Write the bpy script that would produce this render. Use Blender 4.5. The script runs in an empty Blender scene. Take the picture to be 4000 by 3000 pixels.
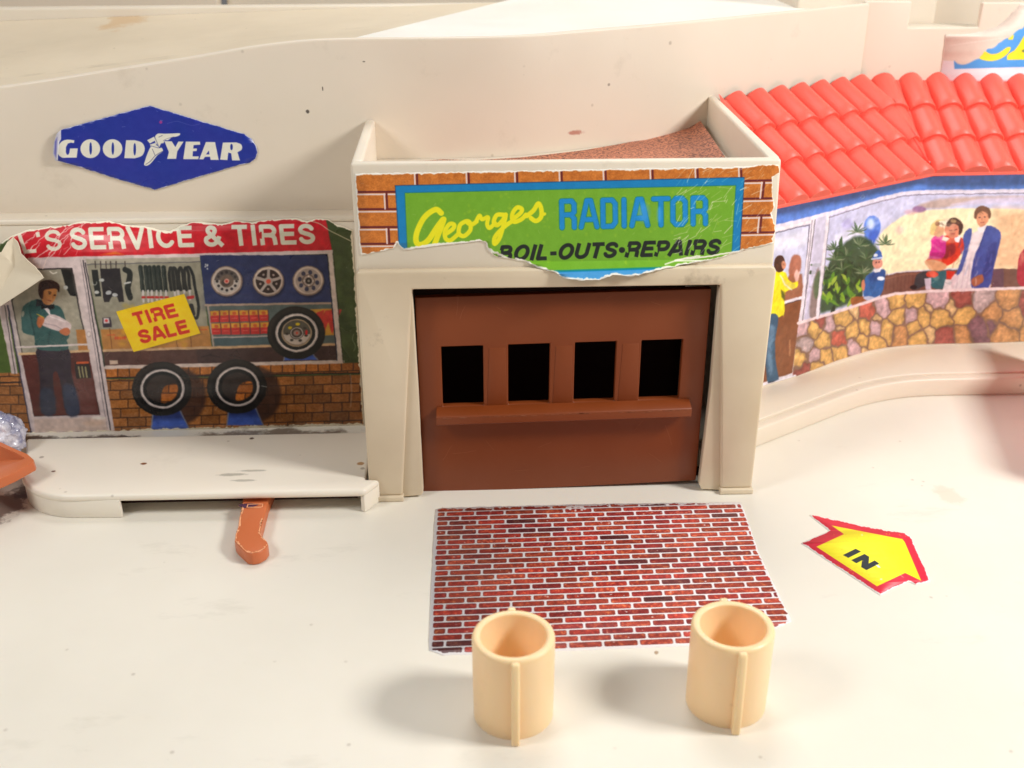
import bpy, bmesh, math, random
import numpy as np
from mathutils import Vector, Matrix
from mathutils.geometry import tessellate_polygon
random.seed(7); rng = np.random.RandomState(5)

# ------------------------------------------------------------------ camera, world, lamps, exposure
# All numbers below are centimetres; U turns them into Blender metres (this is a toy, shot close up).
U = 0.01
FPX, PITCH, YAW, CAMH = 4300.0, math.radians(25.2), math.radians(2.4), 12.0
sc = bpy.context.scene
COL = sc.collection
cam_d = bpy.data.cameras.new('camera')
cam = bpy.data.objects.new('camera', cam_d); COL.objects.link(cam)
cam_d.sensor_width = 36.0; cam_d.sensor_fit = 'HORIZONTAL'
cam_d.lens = FPX / 4000 * 36.0
cam_d.clip_start = 0.005; cam_d.clip_end = 10
cam.location = (0, 0, CAMH * U)
cam.rotation_euler = (math.pi / 2 - PITCH, 0, -YAW)
cam_d.dof.use_dof = True
cam_d.dof.focus_distance = 0.218
cam_d.dof.aperture_fstop = 30
sc.camera = cam

world = bpy.data.worlds.new("World"); sc.world = world; world.use_nodes = True
bg = world.node_tree.nodes['Background']
bg.inputs[0].default_value = (1.0, 0.97, 0.94, 1); bg.inputs[1].default_value = 0.16

def area(name, loc, target, size, power, col, sy=None):
    d = bpy.data.lights.new(name, 'AREA'); d.energy = power; d.color = col
    d.shape = 'RECTANGLE'; d.size = size * U; d.size_y = (sy or size) * U
    o = bpy.data.objects.new(name, d); COL.objects.link(o)
    o.location = Vector(loc) * U
    o.rotation_euler = (Vector(target) - Vector(loc)).to_track_quat('-Z', 'Y').to_euler()
    return o
area('key_lamp', (27, 9, 24), (1, 17, 1), 7, 1.08, (1.0, 0.985, 0.95))
area('left_lamp', (-21, 6, 24), (-2, 18, 1), 8, 0.35, (1.0, 0.985, 0.965))
area('ceiling_lamp', (2, 37, 36), (0, 20, 0), 16, 0.55, (1.0, 0.985, 0.965))
sc.view_settings.view_transform = 'Standard'; sc.view_settings.look = 'None'
sc.view_settings.exposure = 0.0; sc.view_settings.gamma = 1.0
sc.cycles.max_bounces = 8; sc.cycles.diffuse_bounces = 5

# ------------------------------------------------------------------ pinhole arithmetic: place print where it sits on its real plane
Fv = np.array([math.sin(YAW) * math.cos(PITCH), math.cos(YAW) * math.cos(PITCH), -math.sin(PITCH)])
Rv = np.array([math.cos(YAW), -math.sin(YAW), 0.0]); Uv = np.cross(Rv, Fv)
EYE = np.array([0, 0, CAMH])
def ray(px, py): return Fv + Rv * (px - 2000) / FPX - Uv * (py - 1500) / FPX
def onz(p, z):
    d = ray(*p); return EYE + d * (z - CAMH) / d[2]
def ony(p, y):
    d = ray(*p); return EYE + d * y / d[1]

class PlaneY:                                   # upright plane facing the viewer; s = x, t = z
    def __init__(self, y): self.y = y
    def inv(self, p): q = ony(p, self.y); return q[0], q[2]
    def fwd(self, s, t): return s, s * 0 + self.y, t
class PlaneZ:                                   # level plane; s = x, t = y
    def __init__(self, z): self.z = z
    def inv(self, p): q = onz(p, self.z); return q[0], q[1]
    def fwd(self, s, t): return s, t, s * 0 + self.z
class PathWall:                                 # upright wall along a plan path; s = arc length, t = z
    def __init__(self, pts):
        self.p = np.array(pts, float); d = np.diff(self.p, axis=0)
        self.l = np.hypot(d[:, 0], d[:, 1]); self.c = np.concatenate([[0], np.cumsum(self.l)])
    def inv(self, p):
        r = ray(*p); best = None
        for i in range(len(self.l)):
            a, b = self.p[i], self.p[i + 1]; d = (b - a) / self.l[i]; n = (-d[1], d[0])
            den = n[0] * r[0] + n[1] * r[1]
            if abs(den) < 1e-9: continue
            t = (n[0] * a[0] + n[1] * a[1]) / den; q = EYE + r * t
            u = (q[0] - a[0]) * d[0] + (q[1] - a[1]) * d[1]
            lo = 0 if i else -1e9; hi = self.l[i] if i < len(self.l) - 1 else 1e9
            if t > 0 and lo - 1e-6 <= u <= hi + 1e-6 and (best is None or t < best[0]):
                best = (t, self.c[i] + u, q[2])
        return (best[1], best[2]) if best else (0, 0)
    def fwd(self, s, t):
        return np.interp(s, self.c, self.p[:, 0]), np.interp(s, self.c, self.p[:, 1]), t
    def off(self, dist):                        # the same path moved sideways (towards the viewer for dist<0)
        P = self.p; T = np.gradient(P, axis=0); T /= np.hypot(T[:, 0], T[:, 1])[:, None]
        return PathWall(P + np.stack([-T[:, 1], T[:, 0]], 1) * dist)

def smooth(pts, n=6, closed=True):
    P = [np.array(p, float) for p in pts]; N = len(P); out = []
    rngi = range(N) if closed else range(N - 1)
    for i in rngi:
        if closed: a, b, c, d = P[(i - 1) % N], P[i], P[(i + 1) % N], P[(i + 2) % N]
        else: a, b, c, d = P[max(i - 1, 0)], P[i], P[i + 1], P[min(i + 2, N - 1)]
        for k in range(n):
            t = k / n
            out.append(tuple(0.5 * (2 * b + (c - a) * t + (2 * a - 5 * b + 4 * c - d) * t * t + (3 * b - a - 3 * c + d) * t ** 3)))
    if not closed: out.append(tuple(P[-1]))
    return out
def T(sx, ox, oy):                              # shorthand: notes taken on an enlarged view -> photo pixels
    return lambda pts: [(x * sx + ox, y * sx + oy) for x, y in pts]
def jag(pts, amp, step, seed=1):                # torn paper edge: subdivide and roughen
    r = random.Random(seed); out = []
    for i in range(len(pts)):
        a, b = pts[i], pts[(i + 1) % len(pts)]; L = math.dist(a, b); n = max(1, int(L / step))
        for k in range(n):
            t = k / n; out.append((a[0] + (b[0] - a[0]) * t + r.uniform(-amp, amp), a[1] + (b[1] - a[1]) * t + r.uniform(-amp, amp)))
    return out

# ------------------------------------------------------------------ flat print, painted in code
def vnoise(h, w, cell, seed):
    r = np.random.RandomState(seed); gh, gw = int(h / cell) + 3, int(w / cell) + 3
    g = r.rand(gh, gw).astype(np.float32); y = np.arange(h) / cell; x = np.arange(w) / cell
    y0 = y.astype(int); x0 = x.astype(int); fy = (y - y0)[:, None]; fx = (x - x0)[None]
    fy = fy * fy * (3 - 2 * fy); fx = fx * fx * (3 - 2 * fx)
    return (g[y0][:, x0] * (1 - fy) * (1 - fx) + g[y0 + 1][:, x0] * fy * (1 - fx) + g[y0][:, x0 + 1] * (1 - fy) * fx + g[y0 + 1][:, x0 + 1] * fy * fx)

class Canvas:
    def __init__(self, surf, s0, s1, t0, t1, ppc=110, base=(255, 255, 255)):
        self.surf = surf; self.b = (s0, s1, t0, t1); self.ppc = ppc
        self.w = int((s1 - s0) * ppc); self.h = int((t1 - t0) * ppc)
        s = s0 + (np.arange(self.w) + .5) / ppc; t = t0 + (np.arange(self.h) + .5) / ppc
        S, TT = np.meshgrid(s, t); x, y, z = surf.fwd(S, TT); self.S, self.T_ = S, TT
        z = z - CAMH
        den = x * Fv[0] + y * Fv[1] + z * Fv[2]
        self.X = (2000 + FPX * (x * Rv[0] + y * Rv[1] + z * Rv[2]) / den).astype(np.float32)
        self.Y = (1500 - FPX * (x * Uv[0] + y * Uv[1] + z * Uv[2]) / den).astype(np.float32)
        self.img = np.zeros((self.h, self.w, 3), np.float32) + np.array(base, np.float32)
    def box(self, pts, pad):
        a = np.array([self.surf.inv(p) for p in pts]); x = (a[:, 0] - self.b[0]) * self.ppc; y = (a[:, 1] - self.b[2]) * self.ppc
        pad = pad * self.ppc / 150 + 3
        return (max(0, int(y.min() - pad)), min(self.h, int(y.max() + pad) + 1), max(0, int(x.min() - pad)), min(self.w, int(x.max() + pad) + 1))
    def sd(self, contours, closed=True, pad=8):
        allp = [p for c in contours for p in c]; y0, y1, x0, x1 = self.box(allp, pad)
        if y1 <= y0 or x1 <= x0: return None
        X = self.X[y0:y1, x0:x1]; Y = self.Y[y0:y1, x0:x1]
        d2 = np.full(X.shape, 1e9, np.float32); ins = np.zeros(X.shape, bool)
        for c in contours:
            n = len(c)
            for i in range(n if closed else n - 1):
                ax, ay = c[i]; bx, by = c[(i + 1) % n]; ex, ey = bx - ax, by - ay; L = ex * ex + ey * ey + 1e-9
                t = np.clip(((X - ax) * ex + (Y - ay) * ey) / L, 0, 1)
                dd = (X - ax - t * ex) ** 2 + (Y - ay - t * ey) ** 2; np.minimum(d2, dd, out=d2)
                if closed and ay != by:
                    m = ((Y >= ay) != (Y >= by)); ins ^= m & (X < (Y - ay) * ex / ey + ax)
        d = np.sqrt(d2)
        return (y0, y1, x0, x1), np.where(ins, -d, d) if closed else d
    def put(self, reg, a, col):
        y0, y1, x0, x1 = reg; a = a[..., None]; v = self.img[y0:y1, x0:x1]
        v += (np.array(col, np.float32) - v) * a
    def poly(self, pts, col, a=1, soft=2.0, grow=0, multi=False):
        r = self.sd(pts if multi else [pts], True, 8 + soft + grow)
        if r is None: return
        self.put(r[0], np.clip(.5 - (r[1] - grow) / soft, 0, 1) * a, col)
    def line(self, pts, wd, col, a=1, soft=2.0, flat=False):
        r = self.sd([pts], False, wd + soft + 6)
        if r is None: return
        al = np.clip(.5 - (r[1] - wd / 2) / soft, 0, 1) * a
        if flat and pts[0] != pts[-1]:
            (y0, y1, x0, x1) = r[0]; X = self.X[y0:y1, x0:x1]; Y = self.Y[y0:y1, x0:x1]
            for e, q in ((pts[0], pts[1]), (pts[-1], pts[-2])):
                L = math.dist(e, q) + 1e-9
                if L < wd * .9: continue
                s = ((X - e[0]) * (e[0] - q[0]) + (Y - e[1]) * (e[1] - q[1])) / L
                al = np.where(np.hypot(X - e[0], Y - e[1]) < wd * .8, al * np.clip(.5 - s / soft, 0, 1), al)
        self.put(r[0], al, col)
    def painterly(self, amp=2.0, cell=5, seed=31, amp2=2.2, cell2=16):       # loosen clean edges the way offset-printed artwork looks
        dx = (vnoise(self.h, self.w, cell, seed) - .5) * amp * 2 + (vnoise(self.h, self.w, cell2, seed + 1) - .5) * amp2 * 2
        dy = (vnoise(self.h, self.w, cell, seed + 2) - .5) * amp * 2 + (vnoise(self.h, self.w, cell2, seed + 3) - .5) * amp2 * 2
        yy, xx = np.mgrid[0:self.h, 0:self.w]; fy, fx = np.clip(yy + dy, 0, self.h - 1.01), np.clip(xx + dx, 0, self.w - 1.01); yi, xi = fy.astype(int), fx.astype(int); ty, tx = (fy - yi)[..., None], (fx - xi)[..., None]
        I = self.img; im = (I[yi, xi] * (1 - tx) + I[yi, xi + 1] * tx) * (1 - ty) + (I[yi + 1, xi] * (1 - tx) + I[yi + 1, xi + 1] * tx) * ty; im = im * .5 + .125 * (np.roll(im, 1, 0) + np.roll(im, -1, 0) + np.roll(im, 1, 1) + np.roll(im, -1, 1))
        tone = (vnoise(self.h, self.w, 9, seed + 4) - .5) * .12 + (vnoise(self.h, self.w, 24, seed + 5) - .5) * .08
        self.img = im * (1 + tone[..., None])
    def ell(self, cx, cy, rx, ry, col, a=1, soft=2.0, rot=0, n=32):
        c, s = math.cos(rot), math.sin(rot)
        self.poly([(cx + rx * math.cos(t) * c - ry * math.sin(t) * s, cy + rx * math.cos(t) * s + ry * math.sin(t) * c) for t in [k * 2 * math.pi / n for k in range(n)]], col, a, soft)
    def ring(self, cx, cy, rx, ry, wd, col, a=1, soft=2.0, k0=0, k1=1, n=40):
        self.line([(cx + rx * math.cos(t), cy + ry * math.sin(t)) for t in [(k0 + (k1 - k0) * k / n) * 2 * math.pi for k in range(n + 1)]], wd, col, a, soft)
    def grain(self, amp=6, seed=3, big=8):
        n = vnoise(self.h, self.w, 1.3, seed) - .5; m = vnoise(self.h, self.w, 14, seed + 1) - .5
        self.img += n[..., None] * amp * 2 + m[..., None] * big * 2
    def scratches(self, n, pts_box, col=(235, 230, 225), seed=2, ln=(10, 40), wd=2, ang=None, a=.6):
        r = random.Random(seed)
        for _ in range(n):
            x = r.uniform(pts_box[0], pts_box[2]); y = r.uniform(pts_box[1], pts_box[3]); L = r.uniform(*ln)
            th = r.gauss(ang, .35) if ang is not None else r.uniform(0, 6.28)
            q = [(x, y), (x + L * .5 * math.cos(th) + r.uniform(-2, 2), y + L * .5 * math.sin(th)), (x + L * math.cos(th), y + L * math.sin(th))]
            self.line(q, wd * r.uniform(.5, 1.2), col, a * r.uniform(.3, 1), 1.8)
    def edge(self, outline, wd, col=(238, 232, 222), seed=4, rough=1.0):      # bare paper showing along a worn edge
        r = self.sd([outline], True, 4)
        if r is None: return
        (y0, y1, x0, x1), d = r
        n = vnoise(y1 - y0, x1 - x0, 5, seed) * .6 + vnoise(y1 - y0, x1 - x0, 14, seed + 5) * .9
        self.put(r[0], np.clip(.5 - (-d - wd * (n * rough + .5 * (1 - rough))) / 2.0, 0, 1), col)
    def image(self, name):
        im = bpy.data.images.new(name, self.w, self.h); a = np.ones((self.h, self.w, 4), np.float32)
        a[..., :3] = np.clip(self.img / 255, 0, 1); im.pixels.foreach_set(a.ravel()); im.update(); im.pack(); return im

def arc(cx, cy, rx, ry, a0, a1, n=10): return [(cx + rx * math.cos(math.radians(a0 + (a1 - a0) * k / n)), cy + ry * math.sin(math.radians(a0 + (a1 - a0) * k / n))) for k in range(n + 1)]
# (advance width, strokes) on a 1-high body, y grows downwards; centre lines run from .1 to .9
GROT = {
 'I': (.30, [[(.15, 0), (.15, 1)]]), 'T': (.66, [[(.02, .1), (.64, .1)], [(.33, .02), (.33, 1)]]), 'L': (.60, [[(.11, 0), (.11, .9), (.57, .9)]]),
 'E': (.68, [[(.64, .1), (.11, .1), (.11, .9), (.66, .9)], [(.11, .48), (.60, .48)]]), 'V': (.70, [[(.05, 0), (.35, .96), (.65, 0)]]),
 'A': (.74, [[(.05, 1), (.32, .08), (.42, .08), (.69, 1)], [(.17, .70), (.57, .70)]]), 'U': (.74, [[(.11, 0), (.11, .62)] + arc(.37, .62, .26, .28, 180, 0)[1:] + [(.63, 0)]]),
 'R': (.74, [[(.11, 1), (.11, .1), (.40, .1)] + arc(.42, .31, .20, .21, -90, 90)[1:] + [(.11, .52)], [(.42, .52), (.55, .56), (.60, .68), (.62, 1)]]),
 'P': (.68, [[(.11, 1), (.11, .1), (.38, .1)] + arc(.40, .33, .20, .23, -90, 90)[1:] + [(.11, .56)]]),
 'B': (.74, [[(.36, .1), (.11, .1), (.11, .9), (.40, .9)] + arc(.42, .69, .21, .21, 90, -90)[1:] + [(.11, .48)], [(.36, .48)] + arc(.38, .29, .18, .19, 90, -90) + [(.11, .1)]]),
 'O': (.80, [arc(.40, .5, .29, .41, 0, 360, 24)]), 'C': (.78, [arc(.40, .5, .29, .41, -38, -322, 22)]),
 'S': (.70, [arc(.35, .30, .23, .20, -18, -180, 9) + [(.16, .40), (.30, .47), (.44, .52), (.56, .60)] + arc(.35, .69, .24, .21, -5, 165, 9)]),
 '&': (.80, [[(.76, .98), (.26, .36)] + arc(.36, .25, .14, .15, 160, 380, 10) + [(.42, .44), (.20, .58)] + arc(.32, .71, .21, .20, 210, 60, 8) + [(.56, .78), (.66, .52)]]),
 "'": (.24, [[(.12, .02), (.11, .26)]]), '-': (.40, [[(.04, .60), (.36, .60)]]), '.': (.34, [[(.16, .52), (.18, .52)]]), ' ': (.24, [])}
def grot(cv, txt, quad, col, wd, gap=.06, soft=2.0):
    tot = sum(GROT[c][0] + gap for c in txt) - gap; u = 0
    tl, tr, br, bl = [np.array(q, float) for q in quad]
    for ch in txt:
        w, sts = GROT[ch]
        for st in sts:
            q = []
            for x, y in st:
                t = (u + x) / tot; p = (tl * (1 - t) + tr * t) * (1 - y) + (bl * (1 - t) + br * t) * y; q.append((p[0], p[1]))
            cv.line(q, wd * (1.5 if ch == '.' else 1), col, 1, soft, flat=(ch != '.'))
        u += w + gap

# ------------------------------------------------------------------ materials (procedural)
def lin(c):
    f = lambda v: v / 12.92 if v <= .04045 else ((v + .055) / 1.055) ** 2.4
    return tuple(f(v / 255) for v in c) + (1,)
class NT:
    def __init__(self, name):
        self.m = bpy.data.materials.new(name); self.m.use_nodes = True; self.t = self.m.node_tree
        self.b = self.t.nodes['Principled BSDF']
    def n(self, typ, **kw):
        x = self.t.nodes.new(typ)
        for k, v in kw.items():
            if hasattr(x, k): setattr(x, k, v)
            else: x.inputs[k.replace('_', ' ')].default_value = v
        return x
    def l(self, a, b): self.t.links.new(a, b)
    def coords(self): return self.n('ShaderNodeTexCoord').outputs['Object']
    def noise(self, scale, detail=4, rough=.55, vec=None, st=None):
        x = self.n('ShaderNodeTexNoise'); x.inputs['Scale'].default_value = scale; x.inputs['Detail'].default_value = detail; x.inputs['Roughness'].default_value = rough
        v = vec or self.coords()
        if st:
            mp = self.n('ShaderNodeMapping'); mp.inputs['Scale'].default_value = st; self.l(v, mp.inputs[0]); v = mp.outputs[0]
        self.l(v, x.inputs['Vector']); return x.outputs['Fac']
    def ramp(self, fac, lo, hi, a=0, b=1):
        x = self.n('ShaderNodeMapRange'); x.inputs[1].default_value = lo; x.inputs[2].default_value = hi; x.inputs[3].default_value = a; x.inputs[4].default_value = b
        self.l(fac, x.inputs[0]); return x.outputs[0]
    def mix(self, fac, a, b):
        x = self.n('ShaderNodeMix'); x.data_type = 'RGBA'
        for i, v in ((0, fac), (6, a), (7, b)):
            if isinstance(v, (tuple, float, int)): x.inputs[i].default_value = v
            else: self.l(v, x.inputs[i])
        return x.outputs[2]
    def mul(self, a, b):
        x = self.n('ShaderNodeMath', operation='MULTIPLY')
        for i, v in ((0, a), (1, b)):
            if isinstance(v, (float, int)): x.inputs[i].default_value = v
            else: self.l(v, x.inputs[i])
        return x.outputs[0]
    def bump(self, h, strength=.2, dist=.0004):
        x = self.n('ShaderNodeBump'); x.inputs['Strength'].default_value = strength; x.inputs['Distance'].default_value = dist
        self.l(h, x.inputs['Height']); self.l(x.outputs[0], self.b.inputs['Normal'])

def plastic(name, col, rough=.36, dirt=.5, dirtcol=(150, 122, 88), specks=1.0, sss=.12, spots=(), streak=None, scr=0):
    k = NT(name); base = lin(col); c = base; co = k.coords()
    big = k.ramp(k.noise(18, 5, .6, co), .42, .72)
    c = k.mix(k.mul(big, .22 * dirt), c, lin(dirtcol))
    smut = k.ramp(k.noise(75, 6, .7, co, st=streak), .60, .74)
    c = k.mix(k.mul(smut, .36 * dirt), c, lin(tuple(v * .8 for v in dirtcol)))
    if specks:
        v = k.n('ShaderNodeTexVoronoi'); v.inputs['Scale'].default_value = 130; k.l(co, v.inputs['Vector'])
        dot = k.ramp(v.outputs['Distance'], .045, .08, 1, 0)
        sel = k.ramp(k.noise(61, 1, .5, co), .67, .71)
        c = k.mix(k.mul(k.mul(dot, sel), .75 * specks), c, lin((96, 74, 52)))
        v2 = k.n('ShaderNodeTexVoronoi'); v2.inputs['Scale'].default_value = 260; k.l(co, v2.inputs['Vector'])
        d2 = k.ramp(v2.outputs['Distance'], .05, .12, 1, 0); s2 = k.ramp(k.noise(120, 1, .5, co), .62, .66)
        c = k.mix(k.mul(k.mul(d2, s2), .55 * specks), c, lin((120, 98, 72)))
    for (x, y, z, r, scol, amt, asp) in spots:      # a stain with its own place on the piece
        mp = k.n('ShaderNodeMapping'); mp.vector_type = 'POINT'
        mp.inputs['Location'].default_value = (-x * U / asp[0], -y * U / asp[1], -z * U / asp[2]); mp.inputs['Scale'].default_value = (1 / asp[0], 1 / asp[1], 1 / asp[2])
        k.l(co, mp.inputs[0])
        ln = k.n('ShaderNodeVectorMath', operation='LENGTH'); k.l(mp.outputs[0], ln.inputs[0])
        nz = k.ramp(k.noise(150, 5, .7, co), .25, .75, -.75 * r * U, .75 * r * U)
        ad = k.n('ShaderNodeMath', operation='ADD'); k.l(ln.outputs['Value'], ad.inputs[0]); k.l(nz, ad.inputs[1])
        m = k.ramp(ad.outputs[0], r * U * .7, r * U * 1.1, 1, 0)
        c = k.mix(k.mul(m, amt), c, lin(scol))
    if scr:
        mp = k.noise(240, 3, .6, co, st=(.05, 1, 1)); c = k.mix(k.mul(k.ramp(mp, .70, .76), .35 * scr), c, lin(tuple(min(255, v * 1.5 + 30) for v in col)))
    k.l(c, k.b.inputs['Base Color']) if not isinstance(c, tuple) else None
    if isinstance(c, tuple): k.b.inputs['Base Color'].default_value = c
    rr = k.ramp(k.noise(40, 4, .6, co), .3, .75, rough - .06, rough + .2); k.l(rr, k.b.inputs['Roughness'])
    k.b.inputs['Subsurface Weight'].default_value = sss; k.b.inputs['Subsurface Radius'].default_value = (1, .7, .4); k.b.inputs['Subsurface Scale'].default_value = .0016
    k.bump(k.noise(110, 5, .6, co), .22, .0003)
    return k.m
def print_mat(name, im, rough=.34, gain=1.12):
    k = NT(name); t = k.n('ShaderNodeTexImage'); t.image = im; t.interpolation = 'Cubic'; t.extension = 'EXTEND'
    uv = k.n('ShaderNodeUVMap'); uv.uv_map = 'UVMap'; k.l(uv.outputs[0], t.inputs[0])
    v = k.n('ShaderNodeVectorMath', operation='SCALE'); v.inputs['Scale'].default_value = gain; k.l(t.outputs[0], v.inputs[0])
    k.l(v.outputs[0], k.b.inputs['Base Color'])
    k.l(k.ramp(k.noise(60, 4), .3, .75, rough - .05, rough + .22), k.b.inputs['Roughness'])
    k.bump(k.noise(45, 4), .35, .0004); return k.m

CREAM = (232, 219, 198)
M_cream = plastic('cream_plastic', (234, 223, 205), spots=[(4.0, 26, 6.9, .3, (178, 120, 98), .0, (1, 9, 1))])
M_base = plastic('cream_base_plastic', (233, 227, 214), rough=.4, dirt=.6, specks=.6, dirtcol=(184, 172, 148), spots=[
    (-9.7, 19.9, 0, .5, (92, 66, 56), .85, (1, 1.2, 1)), (-9.3, 20.6, 0, .35, (70, 50, 48), .8, (1, 1, 1)), (-10.6, 22.4, 0, .7, (120, 84, 52), .8, (1.6, 1, 1)),
    (10.0, 19.6, 0, .26, (206, 192, 168), .4, (1, 1.6, 1)), (3.05, 14.75, 0, .035, (160, 124, 84), .8, (1.5, 2, 1)), (.95, 11.9, 0, .06, (120, 100, 80), .8, (4, 1, 1)),
    (11.9, 18.6, 0, .05, (190, 90, 90), .6, (5, 1, 1)), (-8.9, 22.9, 0, .2, (60, 42, 32), .9, (9, 1, 1)), (-4.5, 22.7, 0, .3, (96, 74, 54), .8, (9, 1.6, 1))], streak=(.35, 1, 1))
M_plat = plastic('cream_platform_plastic', (240, 231, 216), rough=.3, dirt=.25, specks=.7, spots=[
    (-5.0, 20.15, .53, .07, (130, 124, 110), .55, (6, 1, 5)), (-4.6, 20.3, .53, .04, (130, 124, 110), .5, (8, 1, 5)), (-4.75, 19.9, .53, .04, (130, 124, 110), .5, (6, 1, 5)), (-8.75, 20.45, .53, .04, (110, 60, 34), 1, (1.3, 1, 4)), (-6.95, 20.7, .53, .05, (130, 78, 40), 1, (1.3, 1, 4)),
    (-4.85, 21.75, .53, .06, (90, 68, 50), 1, (1, 1, 4)), (-2.35, 20.5, .53, .06, (180, 130, 70), .9, (1.2, 1, 4))])
M_wall = plastic('cream_wall_plastic', (229, 216, 198), rough=.42, dirt=.45, specks=.55, dirtcol=(176, 150, 116), spots=[
    (-3.35, 23.8, 7.28, .045, (60, 50, 46), .9, (1, 9, 1)), (-10.3, 23.8, 6.3, .05, (110, 74, 46), .9, (1, 9, 1)), (-3.0, 23.8, 7.75, .018, (80, 66, 56), .9, (.7, 9, 2.2)),
    (3.2, 25, 7.6, .04, (110, 90, 74), .6, (.8, 9, .8)), (-9.2, 23.8, 8.25, .05, (110, 120, 130), .7, (1.8, 9, 1)), (2.4, 24.6, 6.62, .07, (176, 92, 72), .75, (3.2, 20, 1)), (-2.1, 23.8, 8.3, .018, (80, 66, 56), .8, (2, 9, 1))])
M_ramp = plastic('ramp_plastic', (226, 210, 184), rough=.5, dirt=1.1, specks=.9, dirtcol=(150, 132, 104), streak=(.3, 1, 1), spots=[(-9.1, 31.6, 8.2, .42, (206, 166, 116), .6, (1.5, 2.6, 9))])
M_deck = plastic('bright_deck_plastic', (250, 246, 238), dirt=.15, specks=.4)
M_frame = plastic('worn_cream_frame', (224, 208, 182), rough=.36, dirt=1.5, specks=.7, dirtcol=(158, 132, 98))
M_brown = plastic('brown_door_plastic', (130, 60, 20), rough=.42, dirt=.3, dirtcol=(110, 52, 28), specks=0, sss=.04, scr=1.0)
M_shade = plastic('dark_shade_plastic', (58, 22, 14), rough=.6, dirt=.2, specks=0, sss=0)  # dark colour standing for shade in the garage and under the platform
M_orange = plastic('orange_lever_plastic', (206, 112, 66), rough=.36, dirt=.4, dirtcol=(180, 84, 44), specks=.3, sss=.25)
M_chip = plastic('chipped_orange_edge', (250, 178, 130), rough=.5, dirt=0, specks=0)
M_ink = plastic('purple_ink', (80, 44, 74), rough=.6, dirt=.5, specks=0, sss=0)
M_red = plastic('red_tile_plastic', (249, 104, 88), rough=.42, dirt=.15, dirtcol=(255, 120, 90), specks=.1, sss=.35)
M_cup = plastic('tan_peg_plastic', (252, 218, 172), rough=.32, dirt=.25, dirtcol=(225, 170, 105), specks=.35, sss=.4)
M_paper = plastic('torn_paper', (236, 224, 200), rough=.75, dirt=.5, specks=0, sss=0)

# ------------------------------------------------------------------ object builders
def meta(o, label=None, cat=None, group=None, kind=None):
    for k, v in (('label', label), ('category', cat), ('group', group), ('kind', kind)):
        if v: o[k] = v
    return o
def link(name, me, mat=None, parent=None):
    o = bpy.data.objects.new(name, me); COL.objects.link(o)
    if mat: me.materials.append(mat) if not me.materials else None
    if parent is not None: o.parent = parent; o.matrix_parent_inverse = Matrix.Translation(-parent.location)
    return o
def thing(name, loc, label, cat, group=None):
    o = bpy.data.objects.new(name, None); COL.objects.link(o); o.location = Vector(loc) * U; o.empty_display_size = .005
    return meta(o, label, cat, group)
def finish(name, bm, mat, parent=None, bevel=0, seg=3, smooth_=True, ang=35, tri=False):
    bmesh.ops.remove_doubles(bm, verts=bm.verts, dist=1e-5)
    bmesh.ops.recalc_face_normals(bm, faces=bm.faces)
    if bevel:
        es = [e for e in bm.edges if len(e.link_faces) == 2 and e.calc_face_angle(0) > math.radians(ang)]
        bmesh.ops.bevel(bm, geom=es, offset=bevel, segments=seg, profile=.5, affect='EDGES', clamp_overlap=True)
    for v in bm.verts: v.co *= U
    if smooth_:
        for f in bm.faces: f.smooth = True
        for e in bm.edges:
            if len(e.link_faces) == 2 and e.calc_face_angle(0) > math.radians(40): e.smooth = False
    me = bpy.data.meshes.new(name); bm.to_mesh(me); bm.free()
    return link(name, me, mat, parent)
def prism(bm, pts, f0, f1):                     # pts 2-D outline; f0/f1 map to 3-D end caps
    a = [bm.verts.new(f0(p)) for p in pts]; b = [bm.verts.new(f1(p)) for p in pts]; n = len(pts)
    bm.faces.new(a); bm.faces.new(b[::-1])
    for i in range(n): bm.faces.new((a[i], b[i], b[(i + 1) % n], a[(i + 1) % n]))
def slab(name, pts, z0, z1, mat, parent=None, bevel=.04, **k):
    bm = bmesh.new(); prism(bm, pts, lambda p: (p[0], p[1], z1), lambda p: (p[0], p[1], z0)); return finish(name, bm, mat, parent, bevel, **k)
def upright(name, pts, y0, y1, mat, parent=None, bevel=.04, **k):
    bm = bmesh.new(); prism(bm, pts, lambda p: (p[0], y0, p[1]), lambda p: (p[0], y1, p[1])); return finish(name, bm, mat, parent, bevel, **k)
def boxo(name, x0, x1, y0, y1, z0, z1, mat, parent=None, bevel=.04, **k):
    return slab(name, [(x0, y0), (x1, y0), (x1, y1), (x0, y1)], z0, z1, mat, parent, bevel, **k)
def strip_wall(name, path, zlo, ztop, thick, mat, parent=None, bevel=.04, step=.35):
    # wall along a plan path; ztop is a function of arc length
    pw = path; L = pw.c[-1]; n = int(L / step); ss = [L * i / n for i in range(n + 1)]; bk = pw.off(thick)
    bm = bmesh.new(); rows = []
    for i, s in enumerate(ss):
        x, y, _ = pw.fwd(s, 0); sb = s / L * bk.c[-1]; xb, yb, _ = bk.fwd(sb, 0); z = ztop(s)
        rows.append([bm.verts.new((x, y, zlo)), bm.verts.new((x, y, z)), bm.verts.new((xb, yb, z)), bm.verts.new((xb, yb, zlo))])
    for i in range(n):
        for k in range(4): bm.faces.new((rows[i][k], rows[i + 1][k], rows[i + 1][(k + 1) % 4], rows[i][(k + 1) % 4]))
    bm.faces.new(rows[0]); bm.faces.new(rows[-1][::-1])
    return finish(name, bm, mat, parent, bevel, 3, ang=60)
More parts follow.
